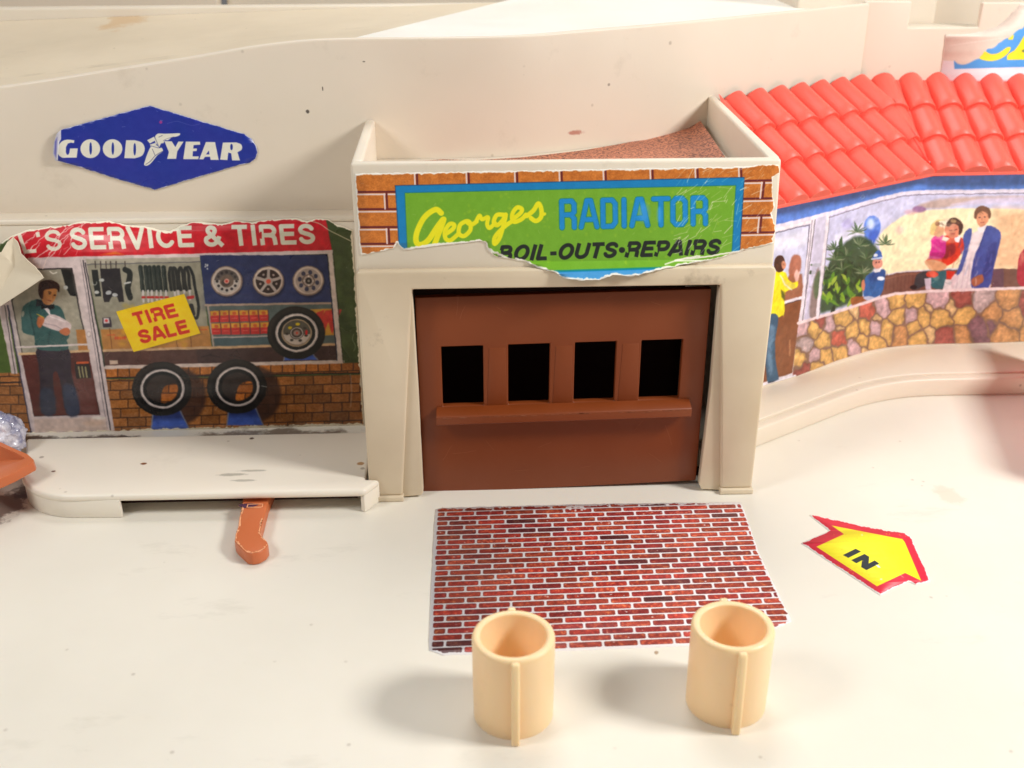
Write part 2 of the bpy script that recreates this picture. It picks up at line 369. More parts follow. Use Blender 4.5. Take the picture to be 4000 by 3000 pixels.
def sticker(name, cv, outline, mat, parent=None, lift=.012, thick=.02, curl=None, grid=False):
    """paper cut to an outline (photo px) lying on cv.surf; UVs address the painted canvas."""
    s0, s1, t0, t1 = cv.b; bm = bmesh.new(); uvl = bm.loops.layers.uv.new('UVMap')
    st = [cv.surf.inv(p) for p in outline]
    tri = tessellate_polygon([[Vector((a, b, 0)) for a, b in st]])
    def P(s, t):
        x, y, z = [float(v) for v in cv.surf.fwd(np.float64(s), np.float64(t))]
        c = curl(s, t) if curl else 0
        if isinstance(cv.surf, PlaneZ): return (x, y, z + lift + c)
        if isinstance(cv.surf, PathWall):
            e = .01; xa, ya, _ = cv.surf.fwd(s - e, t); xb, yb, _ = cv.surf.fwd(s + e, t); L = math.hypot(xb - xa, yb - ya); nx, ny = (yb - ya) / L, -(xb - xa) / L
            return (x + nx * (lift + c), y + ny * (lift + c), z)
        return (x, y - lift - c, z)
    vs = [bm.verts.new(P(a, b)) for a, b in st]; key = {v: st[i] for i, v in enumerate(vs)}
    for a, b, c in tri:
        try: bm.faces.new((vs[a], vs[b], vs[c]))
        except ValueError: pass
    if grid or curl:                            # let the paper follow the bend of the wall
        for axis in (0, 1):
            rng_ = (min(p[axis] for p in st), max(p[axis] for p in st)); k = rng_[0] + .25
            while k < rng_[1]:
                # cut in (s,t) space: temporarily flatten
                for v in bm.verts: v.co = (*key[v], 0)
                co = (k, 0, 0) if axis == 0 else (0, k, 0); no = (1, 0, 0) if axis == 0 else (0, 1, 0)
                bmesh.ops.bisect_plane(bm, geom=bm.verts[:] + bm.edges[:] + bm.faces[:], plane_co=co, plane_no=no, dist=1e-5)
                key = {v: (v.co.x, v.co.y) for v in bm.verts}; k += .25
        for v in bm.verts: v.co = P(*key[v])
    for f in bm.faces:
        f.smooth = True
        for l in f.loops:
            a, b = key[l.vert]; l[uvl].uv = ((a - s0) / (s1 - s0), (b - t0) / (t1 - t0))
    bmesh.ops.recalc_face_normals(bm, faces=bm.faces)
    # paper thickness: rim faces pushed back to the surface
    be = [e for e in bm.edges if len(e.link_faces) == 1]
    r = bmesh.ops.extrude_edge_only(bm, edges=be); nv = [g for g in r['geom'] if isinstance(g, bmesh.types.BMVert)]
    if isinstance(cv.surf, PlaneZ): dv = Vector((0, 0, -thick))
    else: dv = Vector((0, thick, 0))
    for v in nv: v.co += dv
    for f in bm.faces:
        for l in f.loops:
            if l.vert in nv: pass
    for v in bm.verts: v.co *= U
    me = bpy.data.meshes.new(name); bm.to_mesh(me); bm.free(); me.materials.append(mat)
    o = bpy.data.objects.new(name, me); COL.objects.link(o)
    if parent is not None: o.parent = parent; o.matrix_parent_inverse = Matrix.Translation(-parent.location)
    return o
K = 1.8083; V1 = T(K, 0, 0)                     # notes taken on the first overall view
def cv_bounds(surf, outline, pad=.1):
    a = np.array([surf.inv(p) for p in outline]); return a[:, 0].min() - pad, a[:, 0].max() + pad, a[:, 1].min() - pad, a[:, 1].max() + pad

# ================================================================== THE SETTING
ground = boxo('ground', -34, 40, -2, 40, -.6, 0, M_base, bevel=0); meta(ground, 'cream plastic play board with faint scuffs in front of the shops', kind='structure')

# ================================================================== LARGE STRUCTURE: the moulded back wall and its ramp deck
wall_pts = [(-20, 23.82), (-8, 23.82), (-2.2, 23.8)] + smooth([(-.9, 23.8), (.3, 23.86), (1.3, 24.05), (2.6, 24.6), (4.2, 25.35), (5.8, 26.2)], 4, False) + [(10.25, 28.79)]
W = PathWall(wall_pts)
tops = [W.inv(p) for p in V1([(0, 187), (120, 169), (250, 148), (400, 125), (550, 99), (640, 88), (700, 84), (800, 82), (950, 81), (1100, 78), (1300, 62), (1500, 45), (1700, 25), (1870, 8)])]
ts = np.array(tops); order = np.argsort(ts[:, 0]); ts = ts[order]
s_l = np.concatenate([[0], ts[:, 0]]); z_l = np.concatenate([[ts[0, 1] - (ts[1, 1] - ts[0, 1]) / (ts[1, 0] - ts[0, 0]) * ts[0, 0]], ts[:, 1]])
ztop = lambda s: float(np.interp(s, s_l, z_l))
back = thing('back_wall', (-2, 24, 5), 'tall curving cream back wall with a sloping top edge behind the shops', 'wall')
strip_wall('parapet', W, 5.0, ztop, .16, M_wall, back, .05)
boxo('ledge', -20, -2.12, 23.30, 23.86, 4.99, 5.13, M_cream, back, .05)

B0, B1 = np.array([10.25, 28.79]), np.array([24.0, 29.1])
notch0, notch1 = V1([(1962, 60)])[0], V1([(2112, 62)])[0]
zn = ony(notch0, 28.84)[2]; xn0 = ony(notch0, 28.84)[0]; xn1 = ony(notch1, 28.87)[0]
zt = ony(V1([(1900, 5)])[0], 28.8)[2]
tw = thing('upper_wall', (12, 28.8, 5), 'upper cream wall with a square notch above the red tiled roof', 'wall')
upright('wall_panel', [(10.12, 5), (24, 5), (24, zt), (xn1, zt - .02), (xn1, zn), (xn0, zn), (xn0, zt + .02), (10.12, zt + .03)], 28.83, 29.0, M_wall, tw, .04)
boxo('notch_sill', xn0 - .05, xn1 + .3, 29.02, 29.9, zn - .5, zn - .02, M_cream, tw, .05)
boxo('inner_block', xn0 - 2.6, xn0 + 1.15, 30.0, 33.5, 6.0, 10.4, M_wall, tw, .1)
boxo('inner_block', xn0 + 1.3, xn1 + 6, 30.8, 34, 6.0, 10.6, M_wall, tw, .1)

deck = thing('ramp_deck', (0, 28, 8.5), 'cream ramp deck rising to a bright flat roadway behind the back wall', 'ramp')
bm = bmesh.new()
flat = [(-2.9, 23.95), (1.3, 24.2), (2.6, 24.75), (4.2, 25.5), (5.8, 26.35), (10.2, 28.95), (10.2, 34), (2.1, 34)]
prism(bm, flat, lambda p: (p[0], p[1], 8.62), lambda p: (p[0], p[1], 8.4)); finish('flat_roadway', bm, M_deck, deck)
bm = bmesh.new()
sl = [(-20, 23.96, 6.2), (-2.9, 23.95, 8.62), (2.1, 34, 8.62), (-20, 34, 6.2)]
sl = [np.array(p) for p in [(-20, 23.96, 6.2), (-2.9, 23.95, 8.62), (2.1, 32.02, 8.62), (-20, 32.02, 7.95)]]
gr = [[bm.verts.new(tuple((sl[0] * (1 - u) + sl[1] * u) * (1 - v) + (sl[3] * (1 - u) + sl[2] * u) * v)) for u in np.linspace(0, 1, 13)] for v in np.linspace(0, 1, 9)]
for j in range(8):
    for i in range(12): bm.faces.new((gr[j][i], gr[j][i + 1], gr[j + 1][i + 1], gr[j + 1][i]))
finish('inclined_ramp', bm, M_ramp, deck)
za = ony((0, 37), 32)[2]; zb = ony(V1([(1850, 2)])[0], 32)[2]
upright('far_kerb', [(-20, 5.5), (14, 5.5), (14, za + .12), (-20, za)], 32, 32.5, M_cream, deck, .05)
far = thing('far_wall', (-4, 36, 0), 'blurred far wall strip at the top left edge of the playset', 'wall')
boxo('left_panel', -26, -7.35, 35.0, 35.6, 4, 12, M_wall, far, .06)
boxo('right_panel', -7.2, 22, 35.6, 36.2, 4, 12.5, M_cream, far, .06)

# ================================================================== TYRE SHOP (left)
shop = thing('tyre_shop', (-8, 23.3, 0), 'tyre shop front with a torn picture sticker under the blue diamond sign', 'shop front')
boxo('shop_wall', -20, -2.12, 23.3, 23.5, 0, 4.99, M_cream, shop, 0)

A = T(.6555, 0, 800)
SH = PlaneY(23.29)
out_shop = A([(-90, 640), (-60, 300), (20, 215), (60, 190), (150, 150), (230, 143), (300, 130), (380, 126), (440, 110), (500, 98), (560, 103), (650, 95), (760, 122), (860, 127), (960, 152), (1010, 158), (1080, 122), (1140, 104), (1200, 101), (1320, 116), (1400, 96), (1500, 105), (1600, 90), (1760, 80), (1830, 95), (1900, 80), (1960, 88), (2000, 118), (2050, 130), (2100, 150), (2108, 300), (2150, 1000), (2170, 1308), (1900, 1312), (1500, 1325), (1100, 1336), (680, 1350), (190, 1366), (100, 1392), (-90, 1398)])
out_shop_j = jag(out_shop, 1.6, 14, 3)
cv = Canvas(SH, *cv_bounds(SH, out_shop), ppc=115, base=(72, 88, 48))
def brickfield(cv, reg, rowh, bw, col, seed, mortar=(60, 38, 26), y0=0, tilt=0.0, var=14):
    """running-bond print inside a photo-px polygon"""
    r = cv.sd([reg], True, 2)
    if r is None: return
    (a0, a1, c0, c1), d = r; X = cv.X[a0:a1, c0:c1]; Y = cv.Y[a0:a1, c0:c1] - tilt * X
    row = np.floor((Y - y0) / rowh); fy = (Y - y0) / rowh - row; xs = X / bw + (row % 2) * .5 + .13 * np.sin(row * 3.3); ci = np.floor(xs); fx = xs - ci
    h = np.modf(np.abs(np.sin(row * 12.9898 + ci * 78.233 + seed) * 43758.5453))[0]
    n = vnoise(a1 - a0, c1 - c0, 3, seed) - .5
    base = np.array(col, np.float32)[None, None] * (0.86 + .26 * h[..., None]) + n[..., None] * var * 2
    e = np.minimum(np.minimum(fy, 1 - fy) * rowh, np.minimum(fx, 1 - fx) * bw); m = np.clip(.5 + (e - 1.9) / 2.0, 0, 1)[..., None]
    rgb = base * m + np.array(mortar, np.float32) * (1 - m); al = np.clip(.5 - d / 2, 0, 1)[..., None]
    v = cv.img[a0:a1, c0:c1]; v += (rgb - v) * al
WHT = (208, 190, 188); NAVY = (30, 32, 52)
# green side walls
cv.poly(A([(-90, 560), (100, 560), (120, 1010), (-90, 1010)]), (70, 92, 34)); cv.poly(A([(1930, 60), (2200, 60), (2200, 960), (2030, 950)]), (64, 78, 44))
for i in range(40):
    x = random.uniform(1990, 2120); y = random.uniform(180, 900); cv.ell(*A([(x, y)])[0], 22, 34, (74, 92, 50) if i % 2 else (56, 68, 40), .35, 16)
# bricks
BR = (156, 98, 50)
brickfield(cv, A([(620, 1040), (2220, 1010), (2220, 1420), (620, 1420)]), 36, 72, BR, 3, tilt=-.028, y0=1500)
brickfield(cv, A([(600, 968), (2220, 940), (2220, 1000), (600, 1030)]), 44, 46, (172, 102, 44), 5, tilt=-.028, y0=1442)
cv.line(A([(620, 1030), (2220, 998)]), 4, (40, 26, 26))
brickfield(cv, A([(-100, 1000), (150, 1000), (190, 1420), (-100, 1420)]), 36, 76, BR, 8, y0=1470)
cv.line(A([(-90, 1062), (140, 1055)]), 6, (40, 26, 26))
# red band
cv.poly(A([(40, 150), (150, 60), (1938, 60), (1978, 272), (155, 318), (95, 318)]), (196, 28, 40))
cv.poly(A([(600, 296), (690, 276), (740, 296)]), (216, 120, 40), .8, 8)
cv.line(A([(170, 326), (1975, 280)]), 15, WHT); cv.line(A([(200, 342), (1950, 296)]), 3.5, NAVY)
# pegboard wall, blue board, shelf
cv.poly(A([(512, 335), (1192, 318), (1255, 850), (620, 872)]), (148, 142, 124)); cv.poly(A([(512, 322), (1192, 312), (1194, 338), (515, 352)]), (168, 160, 142))
cv.line(A([(515, 355), (1195, 338)]), 3, (86, 84, 90))
cv.poly(A([(1192, 300), (1952, 298), (1975, 590), (1225, 600)]), (40, 48, 88)); cv.poly(A([(1240, 470), (1960, 460), (1975, 590), (1228, 598)]), (50, 60, 106), .5, 60)
cv.poly(A([(1228, 590), (1978, 578), (2002, 835), (1268, 848)]), (84, 96, 94)); cv.line(A([(1225, 597), (1975, 585)]), 8, (172, 146, 130)); cv.line(A([(1240, 600), (1275, 850)]), 7, (168, 150, 138))
cv.poly(A([(1280, 785), (1620, 780), (1640, 830), (1285, 838)]), (70, 88, 92))
for r_ in range(2):
    for c_ in range(6):
        x = 1252 + c_ * 58 + r_ * 8; y = 632 + r_ * 74 - c_ * 1.2
        cv.poly(A([(x, y), (x + 53, y - 1), (x + 57, y + 66), (x + 4, y + 68)]), (190, 48, 46), 1, 3); cv.poly(A([(x + 1, y), (x + 51, y - 1), (x + 53, y + 26), (x + 3, y + 28)]), (204, 150, 52), 1, 4)
        cv.ell(*A([(x + 28, y + 16)])[0], 8, 6, (190, 70, 40), .8, 4); cv.line(A([(x + 14, y + 46), (x + 44, y + 45)]), 3, (214, 110, 96), .8)
        cv.line(A([(x + 55, y), (x + 59, y + 68)]), 3, (80, 30, 34), .8)
cv.poly(A([(1850, 622), (1982, 618), (1992, 775), (1862, 780)]), (196, 142, 54))
for k in range(3): cv.poly(A([(1850 + k * 50, 700 - k * 10), (1890 + k * 50, 640 - k * 10), (1935 + k * 50, 625), (1880 + k * 50, 770)]), (190, 44, 46), .9, 4)
cv.poly(A([(1985, 600), (2010, 600), (2010, 830), (1995, 830)]), (60, 66, 76))
cv.line(A([(1270, 790), (1620, 780)]), 6, (170, 156, 150)); 
# counter, boxes, base
cv.poly(A([(600, 742), (1245, 722), (1262, 846), (616, 866)]), (178, 122, 64))
for x in (655, 790, 900, 1045, 1130): cv.line(A([(x, 735), (x + 14, 858)]), 3, (120, 74, 40))
for x, y in ((640, 775), (705, 790), (740, 788), (1190, 745)): cv.line(A([(x, y), (x + 44, y - 2)]), 5, (190, 80, 40), .7)
for x in range(690, 750, 14): cv.ell(*A([(x, 792)])[0], 4, 7, (196, 66, 40), .8)
cv.poly(A([(615, 872), (2010, 832), (2022, 940), (630, 965)]), (84, 56, 50)); cv.poly(A([(1170, 850), (2010, 832), (2022, 940), (1180, 950)]), (60, 42, 42), .8, 10)
cv.line(A([(612, 868), (2000, 830)]), 10, (196, 158, 120)); cv.poly(A([(655, 926), (702, 924), (704, 948), (658, 950)]), (196, 170, 150))
for a0, a1 in (((1200, 905), (1260, 890)), ((1250, 892), (1310, 905)), ((1370, 895), (1440, 912))): cv.line(A([a0, a1]), 4, (40, 26, 28), .8, 4)
# rails of hoses and belts
for x in (568, 600, 632, 660, 692, 745): cv.line(A([(x, 336), (x + 2, 376)]), 4, (70, 60, 58))
DK = (38, 40, 38)
cv.poly(A([(545, 388), (583, 386), (606, 545), (570, 546)]), DK); cv.poly(A([(598, 380), (716, 378), (742, 578), (712, 580), (700, 548), (665, 545), (652, 578), (622, 580), (606, 480)]), (44, 40, 42))
cv.ell(*A([(578, 520)])[0], 9, 7, (190, 190, 184)); cv.ell(*A([(648, 522)])[0], 12, 8, (170, 170, 170)); cv.ell(*A([(686, 536)])[0], 12, 7, (180, 180, 178)); cv.ell(*A([(606, 448)])[0], 10, 6, (190, 190, 184)); cv.ring(*A([(565, 458)])[0], 9, 12, 3, (160, 160, 150), 1, 2, 0, .5)
cv.line(A(smooth([(748, 385), (775, 405), (770, 460), (762, 500), (778, 552)], 5, False)), 22, DK); cv.line(A([(745, 468), (778, 460)]), 6, (190, 190, 186))
for i, x in enumerate((838, 868, 890, 918, 945, 975)):
    cv.line(A([(x, 372), (x + 8, 440), (x + 14, 508)]), 17, (40, 46, 42)); cv.line(A([(x + 14, 512), (x + 18, 575)]), 9, (196, 188, 182)); cv.line(A([(x + 13, 550), (x + 25, 550)]), 9, (176, 44, 40))
    cv.line(A([(x - 4, 378), (x + 8, 500)]), 3, (84, 90, 84), .6)
for i, x in enumerate((1022, 1042, 1078, 1112)):
    cv.line(A(smooth([(x, 505), (x - 12, 420), (x - 6, 375), (x + 10, 400), (x + 20, 500)], 4, False)), 12, (44, 44, 42)); cv.line(A([(x + 20, 512), (x + 22, 560)]), 9, (196, 188, 182))
cv.line(A([(1120, 552), (1150, 548)]), 12, (180, 40, 40)); cv.line(A(smooth([(1105, 380), (1130, 372), (1150, 420), (1165, 500), (1184, 610), (1176, 670), (1160, 672)], 6, False)), 11, (36, 38, 38)); cv.line(A([(1140, 600), (1152, 650)]), 18, (46, 44, 46))
cv.poly(A([(612, 672), (660, 668), (668, 728), (616, 730)]), (52, 44, 54)); cv.poly(A([(618, 674), (650, 672), (654, 705), (622, 708)]), (206, 190, 190)); cv.ell(*A([(636, 690)])[0], 6, 6, (200, 60, 60))
# three chrome wheels
def wheel(cx, cy, kind):
    c = A([(cx, cy)])[0]
    cv.ell(c[0] + 4, c[1] + 5, 63, 61, (20, 24, 50), .7, 8); cv.ell(*c, 62, 59, (150, 128, 116)); cv.ell(c[0] - 1, c[1] - 2, 57, 54, (196, 178, 166)); cv.ell(*c, 49, 46, (74, 66, 64))
    if kind == 0:
        cv.poly([(c[0] + 49 * math.cos(t), c[1] + 46 * math.sin(t)) for t in np.linspace(-.1, math.pi + .1, 16)], (206, 196, 188)); cv.ell(*c, 49, 46, (120, 106, 100), .25)
        for k in range(12): cv.ell(c[0] + 38 * math.cos(k * .5236), c[1] + 35 * math.sin(k * .5236), 5.5, 5.5, (50, 44, 46))
        cv.ell(*c, 27, 25, (110, 92, 80)); cv.ell(c[0] - 4, c[1] + 6, 17, 14, (70, 58, 54)); cv.ell(*c, 10, 10, (216, 150, 138)); cv.ell(*c, 5, 5, (200, 60, 50))
    if kind == 1:
        cv.ell(*c, 49, 46, (48, 36, 36))
        for k in range(5):
            t = -1.57 + k * 1.2566; cv.line([c, (c[0] + 47 * math.cos(t), c[1] + 44 * math.sin(t))], 12, (172, 158, 152)); t += .63
            cv.ell(c[0] + 33 * math.cos(t), c[1] + 31 * math.sin(t), 4.5, 4.5, (170, 150, 142))
        cv.ell(*c, 17, 16, (176, 160, 152)); cv.ell(*c, 9, 9, (214, 84, 60))
    if kind == 2:
        cv.ell(*c, 49, 46, (168, 150, 140))
        for k in range(8): cv.ell(c[0] + 35 * math.cos(k * .785 + .2), c[1] + 33 * math.sin(k * .785 + .2), 8, 9, (56, 56, 78))
        cv.ring(*c, 23, 22, 5, (110, 92, 84)); cv.ell(*c, 13, 13, (46, 40, 40)); cv.ell(*c, 5, 5, (150, 140, 130))
        for k in range(4): cv.ell(c[0] + 17 * math.cos(k * 1.57), c[1] + 17 * math.sin(k * 1.57), 4, 4, (210, 196, 186))
    cv.ring(*c, 60, 57, 2.5, (100, 80, 74), .8)
wheel(1352, 455, 0); wheel(1600, 455, 1); wheel(1838, 452, 2)
# window frame, sill, right upright
cv.line(A([(632, 968), (2042, 934)]), 14, (206, 186, 176)); cv.poly(A([(1952, 278), (1980, 276), (2042, 936), (2012, 938)]), (206, 188, 180)); cv.line(A([(1950, 300), (2010, 925)]), 4, (30, 34, 52)); cv.line(A([(1985, 276), (2046, 940)]), 3, (50, 52, 40))
# tyres on blue stands
def tyre(cx, cy, rx, ry, stand, hub=False, shadow=True):
    c = A([(cx, cy)])[0]; rx *= .6555; ry *= .6555
    if shadow: cv.ell(c[0] + 62, c[1] + 30, rx * .95, ry * 1.06, (54, 36, 34), .8, 14)
    cv.poly(A(stand), (62, 90, 172)); cv.poly(A([stand[0], stand[1], ((stand[1][0] + stand[2][0]) / 2, (stand[1][1] + stand[2][1]) / 2), ((stand[0][0] + stand[3][0]) / 2, (stand[0][1] + stand[3][1]) / 2)]), (28, 38, 84), .7, 18)
    cv.line(A([stand[0], stand[3]]), 5, (120, 122, 136)); cv.line(A([stand[1], stand[2]]), 5, (110, 112, 124))
    cv.ell(*c, rx, ry, (30, 30, 30), 1, 3); cv.ell(c[0] - 4, c[1] - 6, rx * .93, ry * .92, (48, 44, 42), .7, 10); cv.ell(c[0], c[1] + 2, rx * .84, ry * .84, (24, 24, 26), .8, 8)
    q = A([(cx + (4 if hub else 4), cy)])[0]; a, b = rx * .74, ry * .73
    cv.ell(*q, a, b, (214, 200, 194)); cv.ring(*q, a * .97, b * .97, 3, (150, 138, 136), .7); cv.ell(*q, a * .87, b * .87, (28, 30, 32))
    cv.ell(*q, a * .76, b * .76, (34, 36, 38) if hub else (56, 48, 46), 1, 5)
    if hub:
        cv.ell(*q, a * .70, b * .70, (150, 130, 112)); cv.ell(q[0], q[1] - 6, a * .62, b * .58, (84, 80, 70)); cv.poly([(q[0] + a * .62 * math.cos(t), q[1] + b * .60 * math.sin(t)) for t in np.linspace(.1, 3.0, 14)], (190, 176, 164))
        for k in range(7): cv.ell(q[0] + a * .45 * math.cos(k * .9 + .3), q[1] + b * .43 * math.sin(k * .9 + .3), 7, 5, (60, 54, 50))
        cv.ell(q[0] - 25, q[1] - 20, 8, 6, (204, 176, 40)); cv.ell(q[0] + 4, q[1] - 34, 9, 5, (204, 176, 40)); cv.ell(q[0] + 37, q[1] - 2, 5, 10, (200, 40, 40))
        cv.ell(*q, a * .33, b * .33, (72, 62, 58)); cv.ring(*q, a * .27, b * .27, 3, (200, 190, 180)); cv.ell(*q, a * .15, b * .15, (150, 120, 110)); cv.ell(*q, 4, 4, (190, 60, 40))
        cv.ring(*q, a * .69, b * .69, 3, (200, 170, 130), .8)
    else:
        o = A([(cx + 38, cy + 22)])[0]
        reg = smooth([(o[0] - 30, o[1] + 22), (o[0] - 15, o[1] - 22), (o[0] + 30, o[1] - 34), (o[0] + 38, o[1] + 5), (o[0] + 12, o[1] + 42), (o[0] - 25, o[1] + 40)], 3)
        brickfield(cv, reg, 34, 66, (176, 100, 42), 9, y0=1500)
        cv.ring(*q, a * .80, b * .80, a * .15, (26, 28, 30), 1, 5)
tyre(965, 1095, 178, 162, [(915, 1222), (1068, 1215), (1132, 1338), (900, 1338)])
tyre(1412, 1082, 178, 162, [(1365, 1205), (1520, 1200), (1568, 1312), (1353, 1312)])
tyre(1765, 762, 173, 158, [(1705, 870), (1848, 865), (1892, 922), (1690, 926)], True, False)
# glass door
cv.poly(A([(-10, 560), (60, 330), (200, 335), (482, 326), (515, 330), (686, 1348), (190, 1367), (60, 600), (40, 800), (100, 1000), (75, 1000), (-5, 640)]), WHT)
cv.poly(A([(0, 600), (40, 600), (108, 1005), (70, 1005)]), (196, 178, 176)); cv.line(A([(30, 600), (92, 1005)]), 3, (50, 46, 46)); cv.line(A([(48, 600), (190, 1362)]), 7, (52, 48, 70)); cv.line(A([(60, 600), (195, 1340)]), 10, (196, 180, 182))
cv.poly(A([(66, 560), (160, 380), (432, 374), (598, 1248), (204, 1260)]), (40, 36, 38)); cv.poly(A([(75, 570), (165, 388), (424, 382), (590, 1243), (208, 1254)]), (150, 144, 128))
cv.poly(A([(95, 640), (230, 470), (420, 430), (470, 660), (500, 860), (120, 880)]), (170, 160, 140), .5, 60)
cv.poly(A([(128, 895), (530, 875), (592, 1246), (206, 1258)]), (84, 34, 30)); cv.poly(A([(360, 1010), (545, 1000), (590, 1243), (420, 1248)]), (104, 62, 58), .8, 20)
cv.line(A([(120, 888), (528, 868)]), 10, (206, 170, 128)); cv.poly(A([(455, 745), (505, 742), (525, 862), (470, 866)]), (178, 118, 60))
cv.poly(A([(445, 935), (530, 930), (545, 1030), (455, 1034)]), (40, 30, 30)); cv.line(A([(460, 942), (526, 938)]), 9, (190, 80, 40))
for x in (470, 490, 510): cv.line(A([(x, 965), (x + 10, 1025)]), 6, (150, 140, 100))
cv.poly(A([(365, 384), (425, 384), (455, 545), (420, 540), (395, 500)]), (36, 36, 36)); cv.ell(*A([(392, 492)])[0], 9, 8, (190, 190, 184)); cv.line(A([(300, 395), (320, 410), (340, 402)]), 4, (220, 214, 200))
# attendant: dark hair, green jacket, papers, navy trousers
cv.poly(A(smooth([(225, 850), (232, 960), (240, 1080), (250, 1240), (330, 1242), (322, 1120), (318, 1010), (345, 1000), (370, 1110), (398, 1245), (475, 1240), (455, 1120), (425, 990), (405, 850)], 3)), (44, 32, 46), 1, 3)
cv.poly(A(smooth([(245, 1100), (250, 1240), (330, 1242), (322, 1110)], 3)), (46, 54, 74), .8, 12); cv.poly(A(smooth([(375, 1080), (400, 1245), (475, 1240), (450, 1090)], 3)), (50, 62, 86), .8, 12)
cv.poly(A(smooth([(140, 605), (225, 560), (300, 590), (360, 610), (395, 690), (415, 780), (400, 805), (405, 860), (300, 870), (215, 850), (205, 780), (140, 760), (130, 690)], 3)), (50, 86, 84), 1, 3)
cv.poly(A(smooth([(140, 620), (170, 600), (185, 690), (205, 770), (150, 760), (132, 700)], 3)), (62, 98, 96), .7, 8); cv.line(A([(180, 640), (205, 770)]), 5, (30, 50, 52), .7, 5); cv.line(A(smooth([(300, 750), (290, 820), (310, 850)], 3, False)), 5, (32, 56, 58), .6, 6)
cv.poly(A(smooth([(238, 575), (290, 650), (300, 660), (290, 610)], 3)), (226, 214, 214)); cv.poly(A([(222, 560), (300, 585), (330, 610), (300, 625), (270, 600), (215, 605)]), (34, 36, 44)); cv.poly(A([(245, 595), (285, 605), (325, 590), (320, 620), (285, 612), (250, 622)]), (24, 22, 26))
cv.poly(A(smooth([(236, 520), (262, 585), (300, 595), (330, 560), (340, 520), (335, 480), (262, 480)], 4)), (206, 140, 84), 1, 3); cv.poly(A(smooth([(236, 520), (262, 585), (290, 590), (262, 520)], 4)), (168, 104, 60), .6, 8)
cv.poly(A(smooth([(230, 500), (236, 466), (266, 450), (310, 449), (345, 466), (358, 496), (350, 520), (338, 500), (300, 500), (268, 508), (258, 530), (254, 560), (240, 552), (232, 530)], 4)), (58, 36, 32), 1, 3)
cv.ell(*A([(298, 528)])[0], 4.5, 2.5, (50, 28, 26)); cv.ell(*A([(328, 538)])[0], 4.5, 2.5, (50, 28, 26)); cv.line(A([(290, 518), (306, 520)]), 3, (60, 36, 30)); cv.line(A([(286, 566), (306, 572)]), 3, (150, 60, 46)); cv.line(A([(318, 540), (314, 556)]), 2.5, (160, 96, 58), .8)
cv.poly(A(smooth([(255, 700), (300, 650), (385, 680), (428, 720), (400, 760), (330, 745), (260, 720)], 3)), (206, 184, 182), 1, 3); cv.line(A([(265, 705), (335, 720), (395, 752)]), 3, (150, 130, 134), .8, 4); cv.line(A([(300, 665), (390, 695)]), 3, (230, 216, 214), .9)
cv.poly(A(smooth([(228, 665), (262, 672), (262, 700), (240, 735), (222, 710)], 3)), (178, 100, 60)); cv.poly(A(smooth([(355, 748), (400, 730), (420, 752), (405, 778), (372, 770)], 3)), (184, 106, 70)); cv.line(A([(222, 650), (262, 672)]), 3, (214, 170, 50))
cv.ell(*A([(138, 650)])[0], 5, 12, (190, 180, 160), .8)
cv.line(A([(100, 848), (545, 830)]), 7, (212, 196, 192)); cv.ell(*A([(532, 770)])[0], 11, 14, (186, 168, 164)); cv.ell(*A([(530, 770)])[0], 6, 8, (216, 202, 196))
cv.line(A([(497, 332), (660, 1345)]), 4, (50, 46, 52)); cv.line(A([(510, 345), (625, 960)]), 4, (44, 42, 46)); cv.line(A([(482, 332), (640, 1330)]), 2.5, (110, 98, 104), .8)
cv.poly(A([(205, 1275), (632, 1262), (642, 1340), (212, 1352)]), (206, 182, 170), .9, 6); cv.ell(*A([(590, 1268)])[0], 26, 7, (226, 216, 206), .8, 8); cv.ell(*A([(560, 1300)])[0], 40, 12, (196, 164, 140), .6, 14)
cv.painterly(.5, 6, 41, .7, 18)
# TIRE SALE card
cv.poly(A([(700, 640), (1106, 534), (1204, 770), (804, 884)]), (60, 50, 40), .35, 14)
cv.poly(A([(693, 635), (1098, 530), (1195, 765), (797, 876)]), (240, 202, 24))
for i in range(60):
    x, y = random.uniform(720, 1150), random.uniform(580, 840); cv.ell(*A([(x, y)])[0], random.uniform(8, 20), random.uniform(6, 12), (232, 186, 18), .25, 14)
grot(cv, 'TIRE', A([(782, 646), (1038, 586), (1070, 662), (812, 722)]), (206, 52, 34), 13)
grot(cv, 'SALE', A([(812, 752), (1108, 682), (1136, 758), (840, 828)]), (206, 52, 34), 13)
grot(cv, 'SERVICE & TIRES', A([(407, 134), (1872, 112), (1886, 232), (424, 270)]), (214, 210, 190), 17.5)
grot(cv, "L'S", A([(98, 178), (366, 138), (378, 272), (140, 292)]), (214, 206, 184), 15)
# glints, creases, worn edge
cv.grain(5, 3, 4)
for (a, b) in (((415, 95), (290, 300)), ((520, 95), (200, 330)), ((440, 130), (330, 200)), ((520, 100), (420, 205)), ((240, 150), (150, 230)), ((410, 190), (300, 310)), ((300, 300), (255, 385)), ((430, 200), (385, 300)), ((310, 140), (180, 260))):
    pts = jag(A([a, ((a[0] + b[0]) / 2 + random.uniform(-12, 12), (a[1] + b[1]) / 2), b]), 3, 10, 4)
    cv.line(pts[:len(pts) * 2 // 3], 3, (236, 214, 200), .75, 2.5)
cv.scratches(26, (60, 860, 330, 1010), (240, 220, 206), 5, (10, 46), 3, 2.2, .8)
cv.line(A(smooth([(1820, 90), (1900, 110), (1960, 150), (2030, 185), (2100, 220)], 4, False)), 3.5, (210, 200, 170), .8)
cv.line(A([(2088, 1010), (2096, 1110), (2090, 1200)]), 4, (210, 190, 180), .5, 5); cv.line(A([(1560, 1078), (1590, 1084)]), 3, (150, 150, 150), .8)
